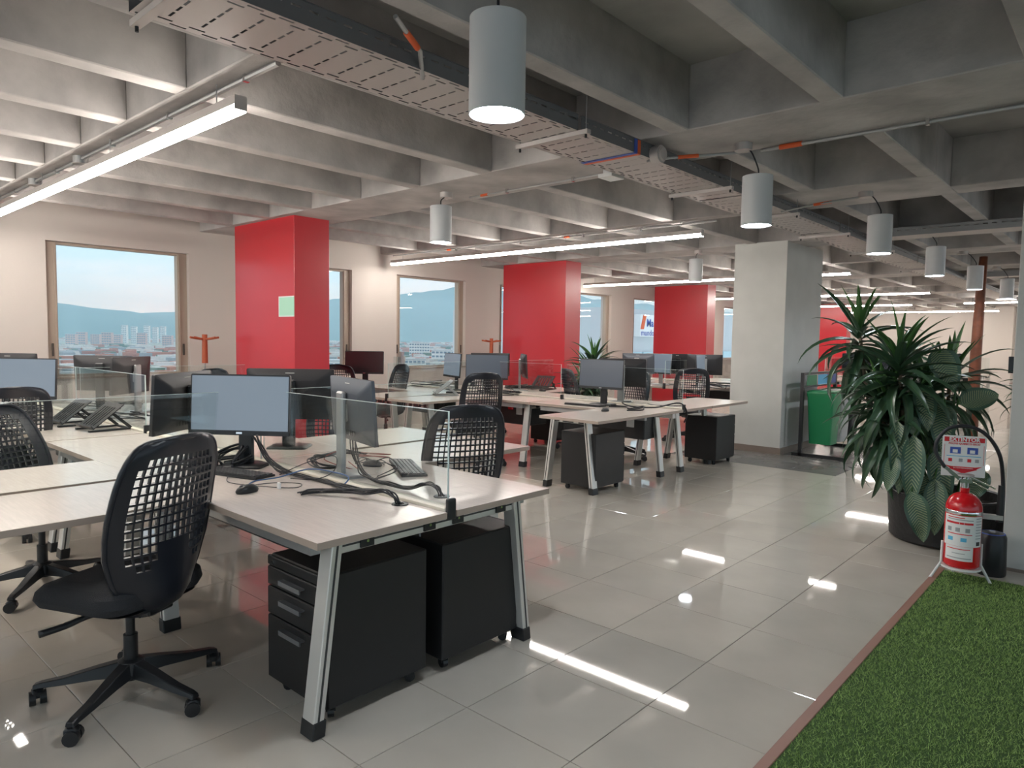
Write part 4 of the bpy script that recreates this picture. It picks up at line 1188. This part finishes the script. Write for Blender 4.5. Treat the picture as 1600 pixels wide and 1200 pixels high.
# plant among the desks
t = thing('potted_plant', 'dark leafy potted plant beside the second red column', 'plant', (7.98, 5.66, 0))
MB().lathe([(.15, 0), (.19, .38), (.20, .40), (.17, .39), (0, .36)], n=24).build('pot', 'pot', t, smooth='auto')
dracaena(t, [(0, 0, .3, 1.10, 50, .86), (.14, .14, .3, .95, 44, .95), (-.16, .08, .3, .82, 44, .95)], rnd)
# far plant right of the pole
t = thing('potted_plant', 'far leafy plant right of the brown pole', 'plant', (13.2, 1.15, 0))
MB().lathe([(.15, 0), (.19, .38), (.20, .40), (.17, .39), (0, .36)], n=24).build('pot', 'pot', t, smooth='auto')
dracaena(t, [(0, 0, .3, .9, 30, .8), (.1, .1, .3, .7, 24, .8)], rnd)

# ------------------------------------------------------------------ fire extinguisher on a stand with its sign
EX, EY = 4.90, .735
FA = math.atan2(-EY, -EX)+.18     # direction the sign faces
t = thing('fire_extinguisher', 'red fire extinguisher with white labels at the turf corner', 'extinguisher', (EX, EY, .10), FA)
prof = [(.0, 0), (.085, 0), (.096, .012), (.096, .345)]
prof += [(.096*math.cos(a)*.82+.018*1, .345+.10*math.sin(a)) for a in [R(x) for x in (12, 28, 44, 60, 75, 88)]]
prof += [(.024, .450), (.024, .475), (0, .475)]
MB().lathe(prof, n=40).build('cylinder', 'ext_red', t, smooth='auto')
MB().lathe([(.0965, .322), (.0972, .323), (.0972, .344), (.0965, .345)], n=40).build('collar_band', 'chrome', t, smooth=True)
v_ = MB().cyl((0, 0, .47), (0, 0, .545), .019, n=14).box(-.02, .02, -.03, .03, .505, .53).build('valve', 'chrome', t, smooth='auto')
MB().bar((0, -.03, .525), (.02, -.115, .595), .026, .018).build('nozzle_joint', 'chrome', v_)
MB().bar((0, .01, .545), (.015, .15, .485), .02, .008).bar((0, .02, .52), (.01, .12, .47), .016, .006).build('lever', 'chrome', v_)
MB().cyl((0, 0, .545), (0, 0, .555), .045, n=16).build('cap', 'galv', v_)
MB().tube(smoothpath([(.02, -.115, .595), (.02, -.16, .67), (.02, -.16, .75), (.02, -.10, .83), (.02, 0, .845), (.02, .09, .80), (.01, .16, .69), (-.02, .19, .55), (-.03, .20, .40), (-.03, .19, .32)], 6), .011, 8).build('hose', 'cable', t, smooth=True)
MB().cyl((-.03, .19, .50), (-.03, .19, .28), .017, .022, n=12).build('discharge_horn', 'blackplastic', t, smooth='auto')
MB().box(-.04, .0, .09, .20, .295, .322).build('strap', 'galv', t)
def curved_label(par, nm, mt, r, a0, a1, z0, z1, n=10):
    mb = MB(); vs = []
    for rr_ in (r, r+.0008):
        for z in (z0, z1):
            for i in range(n+1):
                a = a0+(a1-a0)*i/n; vs.append((rr_*math.cos(a), rr_*math.sin(a), z))
    q = n+1; fs = []
    for i in range(n):
        fs += [(2*q+i, 2*q+i+1, 3*q+i+1, 3*q+i), (i, q+i, q+i+1, i+1)]
    fs += [(0, 2*q, 3*q, q), (n, q+n, 3*q+n, 2*q+n)]
    mb.add(vs, fs)
    return mb.build(nm, mt, par, smooth='auto')
lb = curved_label(t, 'label', 'sign_white', .0962, R(-75), R(62), .135, .318)
def pr(par, mt, a0, a1, z0, z1, n=5): curved_label(par, 'print', mt, .0972, R(a0), R(a1), z0, z1, n)
pr(lb, 'sign_red', -66, 22, .268, .280); pr(lb, 'print_grey', -60, 22, .292, .297); pr(lb, 'sign_red', -60, -5, .304, .309)
pr(lb, 'sign_red', -58, 20, .206, .211)
for a in (-48, -6): pr(lb, 'print_cyan', a-9, a+9, .165, .188)
for a in (-52, -25, 5): pr(lb, 'print_grey', a-7, a+7, .222, .246, 3)
for k in range(8): pr(lb, 'print_grey', 32, 57, .305-.017*k, .309-.017*k, 4)
pr(lb, 'blackplastic', 36, 52, .145, .168)
lb2 = curved_label(t, 'label', 'sign_white', .0963, R(-66), R(26), .048, .134)
pr(lb2, 'sign_red', -58, 16, .116, .121); pr(lb2, 'print_grey', -58, 20, .062, .067); pr(lb2, 'print_grey', -40, 0, .09, .094)
st = thing('extinguisher_stand', 'white metal stand holding the extinguisher and its sign', 'stand', (EX, EY, 0), FA)
mb = MB()
for a in (95, -85, 5 + 180):
    c_, s_ = math.cos(R(a)), math.sin(R(a))
    mb.tube([(.102*c_, .102*s_, .24), (.104*c_, .104*s_, .11), (.16*c_, .16*s_, .004)], .008, 8)
mb.build('leg', 'white', st, smooth='auto')
MB().lathe([(.094, .088), (.106, .088), (.106, .099), (.094, .099)], n=28).build('ring', 'white', st, smooth='auto')
MB().lathe([(0, .09), (.09, .09), (.09, .096), (0, .096)], n=20).build('plate', 'white', st)
MB().cyl((-.108, 0, .09), (-.108, 0, .80), .007, n=8).build('sign_post', 'white', st, smooth='auto')
sg = thing('extinguisher_sign', 'white sign reading EXTINTOR with a red arrow above the extinguisher', 'sign', (EX-.095*math.cos(FA), EY-.095*math.sin(FA), .76), FA)
pl = MB().box(0, .004, -.115, .115, -.135, .115).build('panel', 'sign_white', sg, bev=.001)
rx = (PI/2, 0, PI/2)
MB().box(.0042, .0048, -.105, .105, .078, .106).build('header_bar', 'sign_red', pl)
text_on(pl, 'EXTINTOR', .033, 'sign_white', (.0052, 0, .092), rx, bold=.0012)
text_on(pl, 'POLVO QUIMICO SECO', .0155, 'sign_red', (.0048, 0, .066), rx, bold=.0004)
for y in (-.045, .045):
    MB().box(.0042, .0048, y-.028, y+.028, .005, .045).build('pictogram', 'sign_blue', pl); MB().box(.0049, .0053, y-.014, y+.012, .010, .030).build('pictogram', 'sign_white', pl)
MB().box(.0042, .0048, -.09, .09, -.012, -.008).build('rule', 'print_cyan', pl)
for y in (-.07, -.015, .03, .07): MB().box(.0042, .0048, y-.010, y+.010, -.045, -.025).build('pictogram', 'sign_red' if y in (-.07, .03) else 'print_grey', pl)
MB().box(.0042, .0048, -.104, -.102, -.06, .06).box(.0042, .0048, .102, .104, -.06, .06).build('border', 'sign_red', pl)
ar = MB()
for tri in (((-.098, -.068), (-.062, -.074), (-.062, -.090)), ((.098, -.068), (.062, -.090), (.062, -.074)), ((-.075, -.088), (.075, -.088), (0, -.116))):
    ar.add([(.0042, y, z) for y, z in tri]+[(.0048, y, z) for y, z in tri], [(0, 2, 1), (3, 4, 5), (0, 1, 4, 3), (1, 2, 5, 4), (2, 0, 3, 5)])
ar.box(.0042, .0048, -.070, .070, -.092, -.074)
ar.build('arrow', 'sign_red', pl)
text_on(pl, 'EN CASO DE INCENDIO', .0095, 'sign_white', (.0053, 0, -.083), rx)
t = thing('black_bottle', 'black cylinder canister behind the extinguisher', 'canister', (5.20, .62, 0))
MB().lathe([(.0, 0), (.078, 0), (.082, .01), (.076, .24), (.066, .262), (.03, .268), (0, .268)], n=28).build('body', 'blackplastic', t, smooth='auto')
MB().lathe([(.0655, .257), (.068, .259), (.0655, .263)], n=28).build('ring', 'sign_blue', t)

# ------------------------------------------------------------------ outside: city and hills
GZ = -36.0
mat('ground_far', (.30, .34, .28), .9, noise=.25, nscale=.01)
mat('hill', (.12, .20, .18), 1.0, noise=.2, nscale=.002)
struct('ground', B(-9000, 14000, 40, 16000, GZ-1, GZ), 'ground_far', label='city ground outside the windows')
mb = MB(); nx, ny = 150, 7
hr = random.Random(5)
ph = [hr.uniform(0, 6.28) for _ in range(8)]
def ridge(x):
    a = x/1000.0
    base = 250+70*math.sin(a*.55+ph[0])+45*math.sin(a*1.3+ph[1])+22*math.sin(a*2.9+ph[2])+10*math.sin(a*7+ph[3])+5*math.sin(a*17+ph[4])
    return base
HX = [-8000, 200, 1000, 1470, 2255, 2900, 3650, 4470, 5220, 6500, 8000, 14000]
HH = [190, 200, 185, 172, 150, 205, 306, 437, 528, 560, 520, 480]
for j in range(ny):
    for i in range(nx):
        x = -8000+22000*i/(nx-1); y = 4000+250*j
        f_ = math.sin(j/(ny-1)*PI*.5)**1.1
        hgt = float(np.interp(x, HX, HH))+37+12*math.sin(x/170+ph[3])+7*math.sin(x/61+ph[4])
        mb.v.append((x, y, GZ-2+hgt*f_*(1+.05*math.sin(x/230+j*1.7))))
for j in range(ny-1):
    for i in range(nx-1): mb.f.append((j*nx+i, j*nx+i+1, (j+1)*nx+i+1, (j+1)*nx+i))
struct('hills', mb, 'hill', smooth=True, label='hazy blue mountain ridge beyond the city')
hz = bpy.data.materials.new('haze'); hz.use_nodes = True
t_ = hz.node_tree; t_.nodes.clear()
vs_ = t_.nodes.new('ShaderNodeVolumeScatter'); vs_.inputs['Color'].default_value = (.42, .76, 1.0, 1); vs_.inputs['Density'].default_value = .00021
vo = t_.nodes.new('ShaderNodeOutputMaterial'); t_.links.new(vs_.outputs[0], vo.inputs['Volume'])
HAZE = True
if HAZE:
    o = B(-8500, 13500, 150, 7600, GZ-.5, 330).build('haze', hz); o['kind'] = 'stuff'; o['label'] = 'pale haze over the distant city'; o['category'] = 'haze'
def dirpos(u, d):   # world point at image column u, depth d (metres)
    v = Vector((_F.x, _F.y, 0)).normalized()*d+Vector((_R0.x, _R0.y, 0))*((u-800)/CF*d); return v.x, v.y
# low houses
cm = bpy.data.materials.new('house_mix'); cm.use_nodes = True
t_ = cm.node_tree; gi = t_.nodes.new('ShaderNodeNewGeometry'); rr = t_.nodes.new('ShaderNodeValToRGB'); rr.color_ramp.interpolation = 'CONSTANT'
el = rr.color_ramp.elements; el[0].color = (.62, .60, .57, 1); el[1].position = .85; el[1].color = (.35, .38, .40, 1)
for p_, c_ in ((.25, (.50, .23, .15, 1)), (.45, (.70, .69, .66, 1)), (.6, (.42, .19, .13, 1)), (.72, (.16, .22, .15, 1))):
    q = el.new(p_); q.color = c_
t_.links.new(gi.outputs['Random Per Island'], rr.inputs[0]); t_.links.new(rr.outputs[0], t_.nodes['Principled BSDF'].inputs['Base Color']); t_.nodes['Principled BSDF'].inputs['Roughness'].default_value = .8
MT['house_mix'] = cm
mb = MB(); hr = random.Random(21)
BPOS = [dirpos(u, d) for u, d in ((645, 620), (692, 900), (655, 1250), (524, 420))]
for k in range(7000):
    d = 420*math.exp(hr.random()*2.3); a = hr.uniform(R(8), R(100))
    x, y = d*math.cos(a), d*math.sin(a)
    if y < 230 or any(abs(x-bx_)+abs(y-by_) < 55 for bx_, by_ in BPOS): continue
    if 1900 < d < 3100 and R(62) < a < R(80): continue
    w, l, hh = hr.uniform(6, 16)*(1+d/3000), hr.uniform(6, 18)*(1+d/3000), hr.uniform(4, 11)
    mb.box(x, x+w, y, y+l, GZ, GZ+hh)
tag(mb.build('distant_houses', 'house_mix'), 'spread of small distant city houses outside the windows', 'houses', kind='stuff')
mat('bld_white', (.80, .80, .78), .7); mat('bld_win', (.20, .27, .33), .3); mat('bld_roof', (.66, .46, .40), .8); mat('bld_grey', (.55, .58, .60), .7); mat('brick', (.52, .20, .12), .8)
def building(px, py, w, l, hgt, az, label, mt='bld_white', floors=6, cols=7, group='distant city buildings'):
    t = thing('office_building', label, 'building', (px, py, GZ), R(az), group)
    B(-w/2, w/2, -l/2, l/2, 0, hgt).build('walls', mt, t); B(-w/2-.4, w/2+.4, -l/2-.4, l/2+.4, hgt, hgt+1.0).build('roof', 'bld_grey', t)
    fh = hgt/floors; cw = w/cols; me = MB().box(-cw*.36, cw*.36, -.25, .1, -fh*.24, fh*.24).mesh('window', 'bld_win')
    for f_ in range(floors):
        for c_ in range(cols): obj('window', me, t, (-w/2+cw*(c_+.5), -l/2, fh*(f_+.55)))
    return t
for u, d, w, l, hh, az, lab, fl_, cl_ in ((645, 620, 22, 14, 17, -45, 'white office block low in the middle window', 4, 6), (692, 900, 30, 18, 20, -45, 'white building right in the middle window', 4, 6), (655, 1250, 36, 20, 26, -45, 'pale long building higher in the middle window', 5, 8),
                                      (524, 420, 16, 12, 22, -45, 'pale building beside the nearest red column', 4, 4)):
    x, y = dirpos(u, d); building(x, y, w, l, hh, az+2, lab, floors=fl_, cols=cl_)
for k, u in enumerate((195, 210, 230, 243, 255)):
    x, y = dirpos(u, 2400+60*k); building(x, y, 17, 16, 62-4*(k % 2), -40, 'white distant tower block, number %s from the left in the left window' % ('one', 'two', 'three', 'four', 'five')[k], floors=9, cols=3)
for k, u in enumerate((112, 128, 150, 168, 183, 222, 262)):
    x, y = dirpos(u, 2000+90*(k % 3)); building(x, y, 26, 16, 30+6*(k % 2), -40, 'pinkish distant apartment block %s in the left window' % ('at the left frame', 'second along', 'third along', 'fourth along', 'left of the towers', 'below the towers', 'near the right frame')[k], 'bld_roof', 5, 4)
# near facade with a shop sign seen through the narrow window, and a brick pier
sx, sy = 26.2, 18.0
t = thing('neighbour_building', 'glazed neighbouring building with a white and red sign', 'building', (sx, sy, GZ))
B(0, 34, 0, 10, 0, -GZ+2.9).build('walls', 'bld_grey', t)
mat('facade_glass', (.42, .60, .66), .12, spec=.6)
for k in range(10):
    for j in range(4): B(.3+2.9*k, .3+2.9*k+2.7, -.12, .02, -GZ-7.2+2.3*j-1.0, -GZ-7.2+2.3*j+1.15).build('window', 'facade_glass', t)
s_ = thing('shop_sign', 'white facade sign with red slash and blue letters', 'sign', (28.62, sy-.3, 2.1))
pl2 = B(0, 4.5, -.06, .29, -.5, .55).build('panel', 'sign_white', s_)
MB().hexa([(.02, -.09, -.15), (.28, -.09, -.15), (.28, -.05, -.15), (.02, -.05, -.15)], [(.25, -.09, .53), (.5, -.09, .53), (.5, -.05, .53), (.25, -.05, .53)]).build('slash', 'orange', pl2)
text_on(pl2, 'Ma', .52, 'sign_blue', (.86, -.08, .14), (PI/2, 0, 0), bold=.01); text_on(pl2, 'mundo', .42, 'sign_blue', (.65, -.08, -.33), (PI/2, 0, 0))
